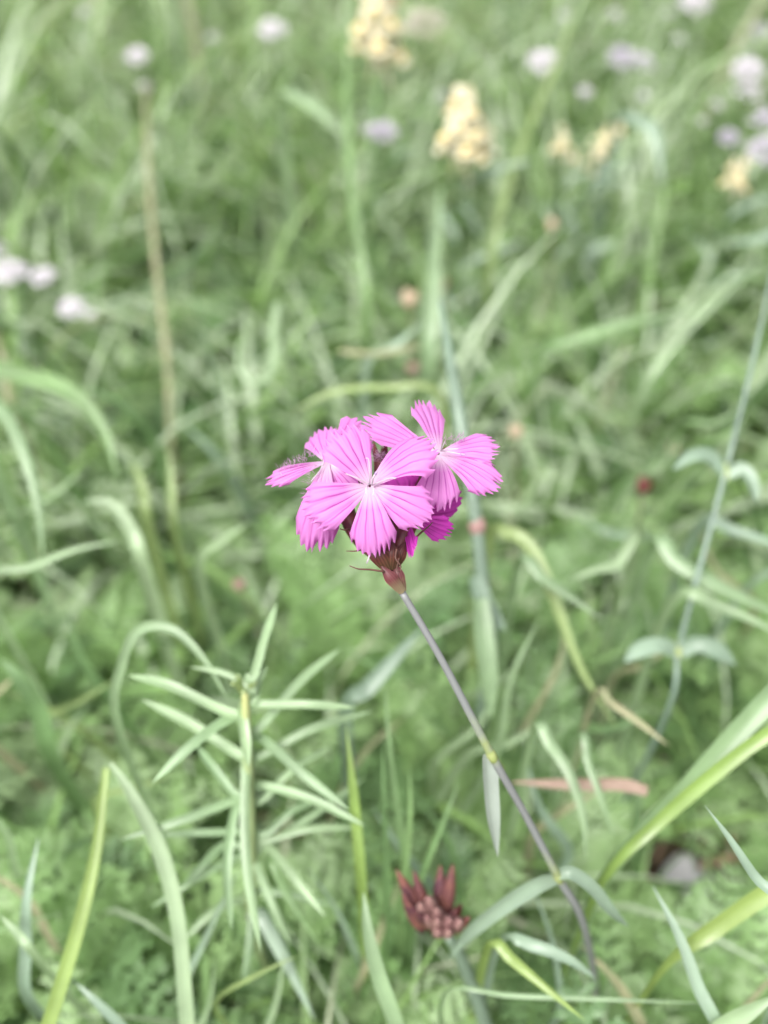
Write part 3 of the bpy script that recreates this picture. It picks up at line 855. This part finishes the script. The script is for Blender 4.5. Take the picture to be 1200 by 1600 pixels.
# ---------------------------------------------------------------- spurge with whorled narrow leaves
sp_top = P(383, 1080, .2055)
sp_pts = [sp_top, P(385, 1130, .208), P(388, 1190, .213), P(391, 1260, .220), P(394, 1350, .232), P(396, 1450, .247)]
spr = root_below(sp_pts[-1], 0.0, 0.012)
spurge = empty('spurge_plant', spr)
tag(spurge, 'pale green spurge with narrow leaves spread all round its upright stem', 'plant')
tube('stem', sp_pts + [spr], [.0008, .0011, .0012, .0013, .0013, .0014, .0014], M['spurgestem'], spurge, 9, 36, attr=lambda v: 1 - v)
def sdepth(y): return .2055 + (y - 1080) * (.0000900 if y < 1260 else .0000900) + max(0, y - 1260) * .00004
rsp = random.Random(9)
spt = lambda t: (0.8 + 0.2 * min(1, t * 3)) * (1 - max(0, (t - 0.7) / 0.3) ** 2.4)
def spleaf(x0, y0, x1, y1, wpx=20, k=0.55, mat='spurge', sag=0.10):
    xs_ = 385 + (y0 - 1080) * 0.03
    d0 = sdepth(y0)
    d1 = d0 + (y0 - y1) * d0 / FPX / .669 * .743 * k
    A, S, B = P(xs_, y0 + (y0 - 1080) * .02, d0), P(x0, y0, d0 - .0004), P(x1, y1, d1)
    mid = S.lerp(B, .5) + Vector((rsp.uniform(-.05, .05), rsp.uniform(-.05, .05), rsp.uniform(.3, 1.3) * sag)) * (B - S).length
    blade('leaf', [A, S, mid, B], wpx * 0.62 * d0 / FPX, M[mat], spurge, taper=spt, fold=0.16, n=16, twist=rsp.uniform(-.3, .3))
for q in [(396, 1057, 433, 941, 22), (354, 1112, 200, 1055, 26), (372, 1178, 221, 1093, 27), (358, 1122, 237, 1224, 26),
          (417, 1100, 558, 1106, 22), (402, 1141, 533, 1012, 24), (410, 1180, 583, 1111, 23), (408, 1153, 546, 1266, 25),
          (415, 1228, 571, 1291, 23), (371, 1249, 187, 1312, 23), (367, 1240, 308, 1165, 20), (379, 1105, 388, 1200, 26, .2),
          (384, 1187, 408, 1489, 24, .25), (371, 1253, 362, 1455, 22, .25), (415, 1320, 508, 1432, 22), (350, 1320, 285, 1384, 20),
          (420, 1312, 567, 1293, 18), (420, 1300, 500, 1252, 18), (400, 1078, 296, 1042, 16), (410, 1250, 520, 1165, 18),
          (400, 1330, 570, 1215, 18), (380, 1335, 235, 1418, 18), (395, 1340, 455, 1480, 20, .3), (370, 1300, 250, 1305, 18),
          (390, 1085, 372, 1052, 12), (392, 1082, 408, 1055, 10), (385, 1080, 385, 1050, 10), (398, 1095, 418, 1040, 16),
          (395, 1390, 520, 1415, 18), (395, 1400, 380, 1540, 20, .3), (395, 1400, 285, 1470, 18)]:
    spleaf(*q)
for i in range(5):
    a = i * 2.4; tip = sp_top + Vector((math.cos(a) * .003, math.sin(a) * .003, .003))
    blade('leaf', [sp_top + Vector((0, 0, -.002)), sp_top.lerp(tip, .6) + Vector((0, 0, .001)), tip], .0012, M['olive'], spurge, taper=spt, n=8)

# ---------------------------------------------------------------- single grass blades one can tell apart
def gblade(label, mat, wpx, pts, root=-1, name='grass_shoot', dx=0.0, dy=0.01, cat='grass', group=None, **kw):
    """pts: (px, py, depth) or (px, py, ('z', height)); root: which end goes on down to the soil"""
    q = []
    for (x, y, d) in pts:
        q.append(PZ(x, y, d[1]) if isinstance(d, tuple) else P(x, y, d))
    d_mid = proj(q[len(q) // 2])[2]
    if root == -1: q = q[::-1]
    if root is not None:
        b = q[0]; q = [root_below(b, dx, dy)] + ([b + (root_below(b, dx, dy) - b) * 0.45] if b.z > 0.06 else []) + q
    o = blade(name, q, wpx * (0.74 if wpx > 15 else 0.9) * d_mid / FPX, M[mat], None, n=kw.pop('n', 26), **kw)
    tag(o, label, cat, group)
    return o
flat = lambda t: (0.8 + 0.2 * min(1, t * 4)) * (1 - max(0, (t - 0.62) / 0.38) ** 1.7 * 0.93)
Z = lambda z: ('z', z)
gblade('olive green grass blade arching over behind the pale spurge', 'palegreen', 22, [(355, 1092, .213), (318, 1030, .213), (268, 982, .214), (215, 985, .216), (190, 1040, .219), (182, 1130, .228)], taper=flat)
gblade('yellow green upright grass blade with a sharp bent top, crossing feathery leaves', 'yellowgreen', 34, [(166, 1200, .216), (150, 1330, .212), (122, 1450, .209), (76, 1600, .208), (50, 1680, .212)], taper=lambda t: 0.45 + 0.55 * math.sin(math.pi * min(1, t * .8 + .2)))
gblade('broad pale green grass blade hanging down from a bend', 'palegreen', 34, [(172, 1192, .215), (205, 1240, .214), (250, 1330, .213), (278, 1440, .212), (292, 1600, .212), (300, 1700, .218)], taper=lambda t: 1.0 - 0.75 * max(0, (t - .7) / .3) ** 1.3)
gblade('upright yellow green grass blade with slender point beside the spurge leaves', 'yellowgreen', 24, [(540, 1128, .215), (548, 1200, .214), (555, 1270, .216), (566, 1400, .223)])
gblade('green grass blade with whitish tip beside the brown bud head', 'palegreen', 34, [(568, 1395, .205), (574, 1450, .203), (590, 1520, .203), (622, 1610, .206), (640, 1690, .212)], taper=flat)
gblade('wide pale green grass blade slanting up over the fern-like leaves', 'palegreen', 44, [(1330, 960, .205), (1200, 1095, .208), (1080, 1225, .211), (950, 1365, .216)], taper=lambda t: 0.45 + .55 * min(1, t * 1.6), n=22)
gblade('long yellow green grass blade lying along the wide pale one', 'yellowgreen', 31, [(1330, 1080, .200), (1200, 1148, .203), (1110, 1215, .206), (1030, 1285, .210), (945, 1372, .215)], taper=lambda t: 0.4 + .6 * min(1, t * 1.7), n=22)
gblade('broad yellow green grass blade below the slanting pair', 'yellowgreen', 40, [(1340, 1310, .196), (1200, 1395, .200), (1120, 1450, .204), (1040, 1510, .209)], taper=lambda t: 0.35 + .65 * min(1, t * 1.8), n=22)
gblade('pale grey green grass blade with a fine tip pointing at the yellow blades', 'glaucous', 22, [(1101, 1258, .176), (1140, 1310, .175), (1180, 1370, .175), (1240, 1450, .178)], dx=0.03)
gblade('grey green upright leaf in front of the broad yellow blade', 'glaucous', 27, [(1020, 1385, .197), (1060, 1460, .195), (1090, 1540, .195), (1125, 1640, .199)], taper=flat)
gblade('short bright green pointed grass blade under the bud head', 'yellowgreen', 24, [(915, 1595, .196), (860, 1550, .198), (800, 1500, .203), (765, 1475, .21)])
gblade('bent grey green leaf beside the short bright green blade', 'glaucous', 26, [(930, 1528, .208), (890, 1500, .206), (835, 1478, .207), (780, 1472, .212)], taper=flat)
gblade('pale whitish green leaf base at a stem joint in the grass', 'palegreen', 44, [(1215, 1555, .190), (1170, 1582, .191), (1130, 1606, .193), (1090, 1640, .197)], taper=flat)
gblade('thin pale grass stalk lying across the low leaves', 'palegreen', 9, [(1110, 1568, .206), (960, 1562, .208), (800, 1556, .211), (700, 1548, .216)], taper=flat)
gblade('yellow green grass blade arching over behind the grey stem', 'olive', 30, [(962, 1135, .26), (905, 1040, .258), (862, 925, .258), (825, 850, .26), (790, 832, .263), (760, 850, .27)], root=-1, taper=flat)
gblade('pale green grass blade hanging beside the arching yellow one', 'palegreen', 26, [(945, 970, .245), (895, 935, .25), (850, 905, .256), (810, 880, .265)])
gblade('small pale leaf lying flat, whitish, in the feathery greens', 'palegreen', 26, [(895, 905, .27), (930, 890, .27), (965, 880, .272), (1000, 830, .28)])
gblade('pale green bent grass blade above the pinkish dry blade', 'palegreen', 23, [(915, 1345, .222), (912, 1280, .222), (890, 1210, .224), (860, 1165, .228), (835, 1140, .235)], taper=flat)
gblade('second pale blade hanging beside the pinkish dry blade', 'palegreen', 17, [(960, 1310, .228), (940, 1250, .228), (920, 1195, .231), (905, 1150, .238)], taper=flat)
gblade('pinkish tan dry grass blade lying across green ones', 'dry', 26, [(1012, 1236, .230), (970, 1226, .232), (905, 1226, .234), (800, 1222, .238)], root=None, dx=-.01, taper=flat)
gblade('pale straw grass blade leaning above the pinkish dry blade', 'tan', 14, [(1045, 1165, .236), (1000, 1130, .240), (955, 1098, .246), (930, 1085, .255)], taper=flat)
gblade('grey green slanting leaf between the spurge and the grey stem', 'glaucous', 34, [(660, 980, .262), (620, 1025, .258), (575, 1075, .256), (540, 1110, .258)], taper=flat)
gblade('fine dark green grass leaf rising behind the bud head', 'midgreen', 14, [(640, 1190, .225), (640, 1290, .228), (628, 1400, .238)])
gblade('slim green grass leaf leaning behind the bud head', 'midgreen', 16, [(720, 1215, .228), (690, 1290, .228), (650, 1400, .236)])
gblade('thin green grass leaf standing beside the yellow green point', 'midgreen', 14, [(598, 1150, .225), (600, 1270, .228), (606, 1420, .24)])
gblade('long green grass leaf bowed beside the bud head', 'midgreen', 18, [(600, 1060, .235), (612, 1200, .232), (640, 1400, .238)])
gblade('dull green grass blade leaning low below the spurge', 'midgreen', 24, [(500, 1480, .224), (450, 1400, .226), (420, 1340, .232)])
gblade('pale upright grey blade among feathery leaves by the bend', 'glaucous', 26, [(60, 1310, .222), (42, 1400, .218), (40, 1480, .22), (44, 1560, .226)], taper=flat)
gblade('light green blade cutting across the low feathery leaves', 'palegreen', 20, [(0, 1430, .214), (30, 1462, .213), (60, 1500, .216)], taper=flat)
gblade('grey green blade low beside the yellow green upright', 'glaucous', 22, [(112, 1530, .212), (150, 1565, .21), (200, 1615, .212), (240, 1670, .22)], taper=flat)
gblade('green flat grass blade under the spurge, lying low', 'glaucous', 30, [(490, 1590, .232), (440, 1490, .234), (400, 1420, .240)], taper=flat)
rb = random.Random(77)
for i in range(64):
    x, y = rb.uniform(-30, 1230), rb.uniform(620, 1580)
    if 480 < x < 900 and y < 1000 or abs(x - 390) < 170 and 960 < y < 1420: continue
    h = rb.uniform(.085, .125) if y < 1100 else rb.uniform(.075, .10)
    d = DZ(y, h)
    a = rb.choice((1, -1)) * rb.uniform(.2, 1.3); ln = rb.uniform(120, 230) * .25 / d
    c_, s_ = math.sin(a), math.cos(a)
    bow = rb.uniform(-.25, .25) * ln
    pts_ = [(x - c_ * ln * .5, y - s_ * ln * .5, d - .004), (x + s_ * bow * .5, y - c_ * bow * .5, d), (x + c_ * ln * .5, y + s_ * ln * .5, d + .012)]
    q_ = PZ(x, y, .03)
    gblade('stray narrow grass leaf between ' + near(q_.x, q_.y), rb.choice(('palegreen', 'palegreen', 'glaucous', 'midgreen', 'midgreen', 'olive', 'tan')), rb.uniform(11, 24), pts_, group='stray grass leaves', dx=rb.uniform(-.02, .02), n=16)
# left side, further back
gblade('pale arching grass blade drooping beside the thin bowed stalk', 'palegreen', 28, [(66, 870, .262), (60, 790, .262), (36, 705, .264), (0, 640, .27), (-60, 610, .28)], taper=flat)
gblade('thin pale grass stalk bowed over the feathery leaves', 'palegreen', 16, [(185, 846, .262), (120, 858, .262), (50, 885, .264), (-20, 915, .27)], taper=flat)
gblade('soft green bowed leaf spray above the round leaves', 'midgreen', 36, [(182, 742, .300), (160, 670, .303), (110, 612, .307), (40, 588, .313), (-60, 585, .325)], taper=flat)
gblade('short yellow green blade standing behind the feathery leaves', 'olive', 24, [(205, 720, .31), (222, 760, .305), (230, 820, .305)], taper=flat)
gblade('light green hooked grass blade behind the feathery leaves', 'palegreen', 30, [(130, 785, .285), (170, 785, .285), (205, 830, .285), (225, 890, .288)], taper=flat)
gblade('yellowish green blade standing by the tan stalk foot', 'olive', 20, [(262, 700, .32), (268, 760, .318), (272, 830, .318)], taper=flat)
gblade('bright green blade rising beside dark hollows in the feathery leaves', 'midgreen', 40, [(0, 1030, .262), (30, 1060, .262), (60, 1110, .266), (80, 1180, .275)], taper=flat)
# middle distance
gblade('curled pale grass blade rolled into a ring', 'palegreen', 15, [(380, 520, .345), (372, 560, .34), (388, 594, .338), (415, 592, .34), (430, 556, .345), (428, 515, .352), (440, 480, .362)], taper=flat, n=34)
gblade('pale upright broad grass blade in the taller grass', 'palegreen', 36, [(688, 290, .43), (682, 370, .42), (676, 470, .41), (668, 560, .41)], taper=flat)
gblade('yellow green grass blade bowed low behind the pink petals', 'olive', 16, [(455, 645, .32), (520, 612, .32), (600, 606, .322), (690, 625, .326)], taper=flat)
gblade('whitish straw lying level behind the pink petals', 'tan', 10, [(530, 548, .34), (590, 552, .34), (660, 540, .343)], root=None, taper=flat)
gblade('grey green straw leaning behind the pink petals', 'glaucous', 20, [(660, 505, .345), (610, 545, .342), (570, 580, .345)], taper=flat)
gblade('tall green grass stem rising by the drooping white tipped blade', 'midgreen', 15, [(548, -40, .46), (541, 120, .44), (548, 290, .42), (572, 470, .41)], taper=flat)
gblade('drooping grass blade with a whitish end', 'palegreen', 30, [(535, 212, .45), (508, 182, .455), (470, 155, .465), (440, 165, .48)], taper=flat)
gblade('wide yellow green grass blade slanting up past the white flower', 'olive', 16, [(900, 10, .52), (872, 90, .50), (810, 240, .47), (770, 380, .44)], taper=flat)
gblade('blue green hooked grass blade above pale leaves', 'glaucous', 34, [(1035, 290, .46), (1025, 215, .462), (1000, 190, .467), (960, 200, .48)], taper=flat)
gblade('pale level grass blade reaching in beside lilac flowers', 'glaucous', 22, [(1130, 380, .44), (1180, 375, .44), (1260, 362, .445)], taper=flat, dx=.02)
gblade('light green blade slanting through the mid meadow', 'midgreen', 24, [(1110, 480, .38), (1000, 500, .385), (900, 530, .39), (840, 560, .4)], taper=flat)
gblade('long pale blade slanting up in the mid meadow grass', 'palegreen', 18, [(1200, 400, .40), (1130, 460, .395), (1050, 540, .395), (1000, 620, .40)], taper=flat)
gblade('pale green blade crossing below the red seed head', 'palegreen', 34, [(1230, 965, .262), (1150, 930, .262), (1060, 880, .266), (1020, 850, .275)], taper=flat)
gblade('light blade lying level below the red seed head', 'palegreen', 30, [(1240, 1000, .25), (1130, 950, .252), (1050, 940, .258)], taper=flat)
gblade('grey green blade reaching over the far leaves', 'glaucous', 26, [(1240, 860, .285), (1150, 830, .288), (1090, 826, .295)], taper=flat)

# ---------------------------------------------------------------- stems of other pinks standing behind
def pink_stalk(label, pts, wpx, leaves, node_list, mat='glaucous', nodemat='node'):
    q = [PZ(x, y, d[1]) if isinstance(d, tuple) else P(x, y, d) for x, y, d in pts]
    rt = root_below(q[-1], 0.0, 0.015)
    e = empty('pink_stalk', rt); tag(e, label, 'stalk')
    d = proj(q[1])[2]; r = wpx * d / FPX / 2
    tube('stem', q + [rt], [r * .35, r * .8] + [r] * (len(q) - 2) + [r], M[mat], e, 8, 34)
    for (x, y, dd, m_) in node_list:
        tube('node', [P(x, y - 14, dd), P(x, y, dd), P(x, y + 14, dd)], [r * .9, r * 1.35, r * .9], M[m_], e, 8, 6)
    for lf in leaves:
        blade('leaf', [P(*k) for k in lf[1]], lf[0] * lf[1][0][2] / FPX, M[lf[2]], e, taper=lt, n=14, fold=.2)
    return e
pink_stalk('grey flower stalk with a reddish joint standing behind the pink bloom', [(688, 470, .275), (702, 555, .265), (716, 640, .258), (733, 740, .256), (746, 830, .256), (756, 930, .258), (766, 1020, .264)], 22,
           [(32, [(752, 935, .252), (756, 985, .25), (763, 1050, .25), (768, 1125, .254)], 'palegreen'), (28, [(742, 900, .254), (760, 945, .254), (790, 985, .256)], 'glaucous')],
           [(746, 822, .256, 'rosy')])
pink_stalk('slim blue green flower stalk with arching paired leaves at its joints', [(1215, 380, .268), (1182, 540, .264), (1134, 735, .258), (1090, 900, .256), (1060, 1015, .258), (1040, 1120, .264)], 8.5,
           [(22, [(1132, 742, .257), (1110, 712, .255), (1080, 712, .254), (1050, 735, .254)], 'glaucous'), (22, [(1136, 742, .257), (1160, 732, .256), (1178, 755, .255), (1182, 785, .256)], 'glaucous'),
            (26, [(1058, 1020, .257), (1035, 1008, .255), (1000, 1015, .254), (975, 1035, .254)], 'glaucous'), (26, [(1062, 1020, .257), (1090, 1006, .255), (1125, 1018, .254), (1150, 1040, .256)], 'glaucous')],
           [(1134, 738, .258, 'node'), (1060, 1016, .258, 'node')], mat='stalkgreen')

# ---------------------------------------------------------------- small flower and seed heads in the meadow
def floret_head(name, c, r, mat, parent, n=34, seed=0, flat=0.6, axis=Vector((0, -0.25, 1))):
    """a rounded head of small spreading petals"""
    rr = random.Random(seed); V, F = [], []
    ax = axis.normalized(); s = ax.orthogonal().normalized(); t = ax.cross(s)
    for i in range(n):
        ph = math.acos(1 - (i + .5) / n * 1.15); th = i * 2.39996
        d = (s * math.cos(th) + t * math.sin(th)) * math.sin(ph) + ax * math.cos(ph) * flat
        o = c + d * r * 0.35; e = c + d * r * rr.uniform(.85, 1.12)
        sd = d.cross(ax); sd = sd.normalized() if sd.length > 1e-4 else s
        hw = r * rr.uniform(.16, .26)
        k = len(V)
        m = o.lerp(e, .65) + ax * r * .08
        V += [o - sd * hw * .3, o + sd * hw * .3, m - sd * hw, m + sd * hw, e - sd * hw * .5, e + sd * hw * .5]
        F += [(k, k + 1, k + 3, k + 2), (k + 2, k + 3, k + 5, k + 4)]
    return mesh_obj(name, V, F, M[mat], parent, None, None, c)

def meadow_flower(name, label, cat, px, py, z, rpx, mat, seed, group=None, n=34, lean=0.0, stemmat='midgreen', flat=.6, extra=()):
    c = PZ(px, py, z); d = proj(c)[2]; r = rpx * d / FPX
    rt = root_below(c, lean, 0.01)
    e = empty(name, rt); tag(e, label, cat, group)
    tube('stem', [c + Vector((0, 0, -r * .2)), c.lerp(rt, .4) + Vector((.003, 0, 0)), rt], [.0007, .0009, .001], M[stemmat], e, 6, 12)
    floret_head('flower_head', c, r, mat, e, n, seed, flat)
    for (dx, dy, f) in extra:
        floret_head('flower_head', c + RT * (dx * d / FPX) + UP * (dy * d / FPX), r * f, mat, e, max(14, n // 2), seed + 5, flat)
    for k in range(2):
        a = rt.lerp(c, .35 + .2 * k); s = 1 if k else -1
        blade('leaf', [a, a + Vector((s * .008, -.002, .006)), a + Vector((s * .018, -.004, .004))], .003, M[stemmat], e, taper=lt, n=8)
    return e
wf = 'pale flowers far off in the tall grass'
meadow_flower('white_flower', 'round whitish flower head alone in the tall grass, by a bowed blade', 'flower', 425, 48, .165, 23, 'white', 1)
meadow_flower('white_flower', 'small white flower with a lesser head below, above the straw stalk', 'flower', 215, 88, .165, 18, 'white', 2, extra=[(10, -50, .7)])
meadow_flower('white_flower', 'bright white round flower beside the slanting yellow green blade', 'flower', 848, 98, .165, 25, 'white', 3)
meadow_flower('lilac_flower', 'pale lilac flower head low between the yellow toadflax spikes', 'flower', 600, 209, .150, 23, 'lilac', 4, extra=[(-18, 2, .8)])
meadow_flower('cream_flower', 'soft cream flower head in the far grass beside yellow toadflax', 'flower', 664, 40, .150, 36, 'cream', 5)
meadow_flower('lilac_flower', 'pale lilac flowers paired on one stalk behind the white one', 'flower', 972, 92, .150, 24, 'lilac', 6, extra=[(32, -8, .9)])
meadow_flower('white_flower', 'white flower with two heads stacked one above the other', 'flower', 1168, 112, .160, 27, 'white', 7, extra=[(2, -34, .8)])
meadow_flower('lilac_flower', 'small lilac white flower below the stacked white cluster', 'flower', 1138, 216, .150, 18, 'lilac', 8)
meadow_flower('lilac_flower', 'large lilac white flower head above the cream yellow toadflax', 'flower', 1196, 238, .155, 32, 'lilac', 9, extra=[(0, 45, .8)])
meadow_flower('white_flower', 'far white flower at the top of the grass', 'flower', 1085, 6, .160, 26, 'white', 10)
meadow_flower('white_flower', 'tiny whitish flower under the bright white round one', 'flower', 914, 145, .145, 11, 'white', 11)
meadow_flower('lilac_flower', 'faint lilac flower in far grass above the cluster', 'flower', 1188, 50, .14, 16, 'lilac', 12)
for i, (x, y, r_) in enumerate([(18, 425, 30), (66, 432, 22), (112, 482, 24), (-10, 395, 26), (140, 490, 12)]):
    meadow_flower('white_flower', 'greyish white flower heads growing low together among feathery leaves', 'flower', x, y, .102, r_ * .9, 'white', 20 + i, 'low white flowers', flat=.45)
for i, (x, y, r_) in enumerate([(1040, 22, 10), (1170, 70, 9), (960, 25, 12), (1120, 165, 10), (1190, 175, 12), (880, 25, 9), (1005, 150, 9), (1060, 62, 10), (690, 150, 10), (330, 60, 9), (130, 20, 9), (1095, 190, 8)]):
    meadow_flower('white_flower', 'tiny pale flower dotted in the far tall grass', 'flower', x, y, .14, r_, 'white', 40 + i, wf, n=16)
# seed heads and small coloured buds
def seed_head(label, px, py, z, rpx, mat, tall=1.0, seed=0, stemmat='tan'):
    c = PZ(px, py, z); d = proj(c)[2]; r = rpx * d / FPX
    rt = root_below(c, 0.004, 0.012); e = empty('seed_head', rt); tag(e, label, 'seed head')
    tube('stem', [c, c.lerp(rt, .5) + Vector((.003, 0, 0)), rt], [.0005, .0007, .0008], M[stemmat], e, 6, 10)
    rr = random.Random(seed)
    for k in range(7):
        a = k * 2.4; q = c + Vector((math.cos(a) * r * .55, math.sin(a) * r * .55, r * tall * rr.uniform(.5, 1)))
        spindle('scale', c + Vector((0, 0, -r * .5)), q, r * .45, mat, e, 7)
    return e
seed_head('dark red seed head on a thin stalk beside the arching paired leaves', 1005, 762, .105, 17, 'darkred', 1.2, 1)
seed_head('round peach coloured bud standing in the mid meadow', 640, 470, .115, 18, 'peach', 1, 2)
seed_head('small peach bud beside the pink petals and grey stalk', 806, 676, .105, 15, 'peach', 1, 3)
seed_head('orange brown bud behind the dark red seed head', 1052, 702, .10, 12, 'peach', 1, 4)
seed_head('rosy pink spot of a bud low in feathery leaves', 374, 915, .075, 14, 'rosy', .8, 5)
seed_head('faint peach bud near the round peach one', 692, 446, .11, 12, 'peach', 1, 6)
seed_head('dull reddish bud behind the pink petals', 645, 575, .085, 14, 'rosy', .7, 7)
seed_head('tan bud in grass under the pale orange toadflax', 862, 352, .12, 11, 'peach', 1, 8)

def stalk(label, pts, wpx, mats, cat='stalk'):
    q = [PZ(x, y, z) for x, y, z in pts]; rt = root_below(q[-1], 0, .01)
    d = proj(q[1])[2]; r = wpx * d / FPX / 2
    e = tube('dry_stalk', q + [rt], [r * .6] + [r] * len(q), M[mats], None, 7, 30)
    tag(e, label, cat); return e
stalk('straw coloured tall stalk bent under the small white flower', [(228, 130, .155), (232, 260, .145), (243, 400, .13), (262, 570, .10), (270, 700, .07)], 10, 'tan')
stalk('thin brownish stalk standing among the soft bowed leaves', [(-6, 520, .11), (10, 590, .10), (26, 660, .085)], 14, 'tan')
stalk('thin green stalk in front of the far toadflax', [(590, 110, .16), (585, 200, .14), (580, 300, .12)], 12, 'midgreen')

# ---------------------------------------------------------------- yellow toadflax
def toad_flower_geo(rr):
    """one two-lipped spurred flower; local +X out of the spike, unit ~ 1"""
    V, F, mi = [], [], []
    def ball(c, rx, ry_, rz, m, seg=8, ring=5):
        b = len(V)
        for i in range(ring + 1):
            p = math.pi * i / ring
            for k in range(seg):
                a = 2 * math.pi * k / seg
                V.append((c[0] + rx * math.sin(p) * math.cos(a), c[1] + ry_ * math.sin(p) * math.sin(a), c[2] + rz * math.cos(p)))
        for i in range(ring):
            for k in range(seg):
                F.append((b + i * seg + k, b + i * seg + (k + 1) % seg, b + (i + 1) * seg + (k + 1) % seg, b + (i + 1) * seg + k)); mi.append(m)
    ball((.35, 0, 0), .38, .26, .26, 0)                       # tube
    ball((.62, 0, -.10), .20, .18, .14, 1)                    # orange palate
    for s in (-1, 1):
        ball((.62, s * .16, .42), .10, .17, .30, 0)           # upper lip lobes
        ball((.70, s * .24, -.28), .16, .16, .10, 0)          # lower lip lobes
    ball((.72, 0, -.32), .16, .13, .09, 0)
    n = 7                                                     # spur
    b = len(V)
    for i in range(n):
        t = i / (n - 1); r = .10 * (1 - .85 * t); c = (.12 - .10 * t, 0, -.2 - .75 * t)
        for k in range(6):
            a = 2 * math.pi * k / 6; V.append((c[0] + r * math.cos(a), c[1] + r * math.sin(a), c[2]))
    for i in range(n - 1):
        for k in range(6): F.append((b + i * 6 + k, b + i * 6 + (k + 1) % 6, b + (i + 1) * 6 + (k + 1) % 6, b + (i + 1) * 6 + k)); mi.append(0)
    return V, F, mi
tv, tf, ti = toad_flower_geo(None)
TM = bpy.data.meshes.new('toadflax_flower'); TM.from_pydata(tv, [], tf); TM.materials.append(M['yellow']); TM.materials.append(M['orange'])
TM.polygons.foreach_set('material_index', ti); TM.polygons.foreach_set('use_smooth', [True] * len(tf)); TM.update()
def toadflax(label, px, py, z, hpx, n, seed, lean=(0, 0)):
    rr = random.Random(seed)
    c = PZ(px, py, z); d = proj(c)[2]; h = hpx * d / FPX
    top = c + Vector((lean[0] * h, lean[1] * h, h * .55)); bot = c - Vector((0, 0, h * .5)); rt = root_below(bot, .006, .012)
    e = empty('yellow_toadflax', rt); tag(e, label, 'flower')
    tube('stem', [top, c, bot, bot.lerp(rt, .5), rt], [.0006, .0009, .0011, .0012, .0013], M['midgreen'], e, 7, 24)
    for k in range(n):
        t = (k + .5) / n; a = k * 2.4 + rr.uniform(-.3, .3)
        p = bot.lerp(top, t) - rt; s = h * .5 * (1.1 - .45 * t)
        share('flower', TM, e, Matrix.Translation(p) @ Matrix.Rotation(a, 4, 'Z') @ Matrix.Rotation(-.35, 4, 'Y') @ Matrix.Diagonal((s, s, s, 1)))
    for k in range(7):
        a = k * 2.1; p = rt.lerp(bot, .3 + .1 * k)
        blade('leaf', [p, p + Vector((math.cos(a) * .010, math.sin(a) * .010, .008)), p + Vector((math.cos(a) * .024, math.sin(a) * .024, .012))], .0028, M['glaucous'], e, taper=lt, n=8)
    return e
toadflax('large yellow toadflax spike in full flower amid tall grass', 722, 205, .165, 88, 13, 1)
toadflax('small yellow toadflax cluster tucked against the large flowering spike', 758, 222, .155, 40, 5, 2)
toadflax('tall yellow toadflax spike reaching up by the tall green stem', 592, 40, .175, 105, 11, 3)
toadflax('pale yellow toadflax leaning over in the grass', 925, 226, .150, 46, 6, 4, (.8, 0))
toadflax('peach yellow toadflax cluster half hidden by the leaning one', 884, 232, .145, 46, 4, 5, (-.3, 0))
toadflax('cream yellow toadflax cluster under the lilac white flowers', 1150, 278, .145, 50, 6, 6)
toadflax('faint yellow toadflax remnant below the leaning one', 918, 262, .135, 34, 3, 7)

# ---------------------------------------------------------------- pale stones on the soil
def stone(label, px, py, z, rpx, seed):
    c = PZ(px, py, z); d = proj(c)[2]; r = rpx * d / FPX
    V, F = [], []; seg, ring = 14, 9
    for i in range(ring + 1):
        p = math.pi * i / ring
        for k in range(seg):
            a = 2 * math.pi * k / seg
            v = Vector((math.sin(p) * math.cos(a), math.sin(p) * math.sin(a), math.cos(p) * .7))
            v *= 1 + .22 * mnoise.noise(v * 1.6 + Vector((seed, 0, 0))) + .06 * mnoise.noise(v * 5 + Vector((seed, 3, 0)))
            V.append(c + v * r)
    for i in range(ring):
        for k in range(seg): F.append((i * seg + k, (i + 1) * seg + k, (i + 1) * seg + (k + 1) % seg, i * seg + (k + 1) % seg))
    o = mesh_obj('stone', V, F, M['stone'], loc=c); tag(o, label, 'stone')
stone('pale grey stone showing under the slanting yellow green blade', 1045, 1225, .012, 34, 1)
stone('grey stone showing between the yellow green blades', 1075, 1375, .012, 40, 2)
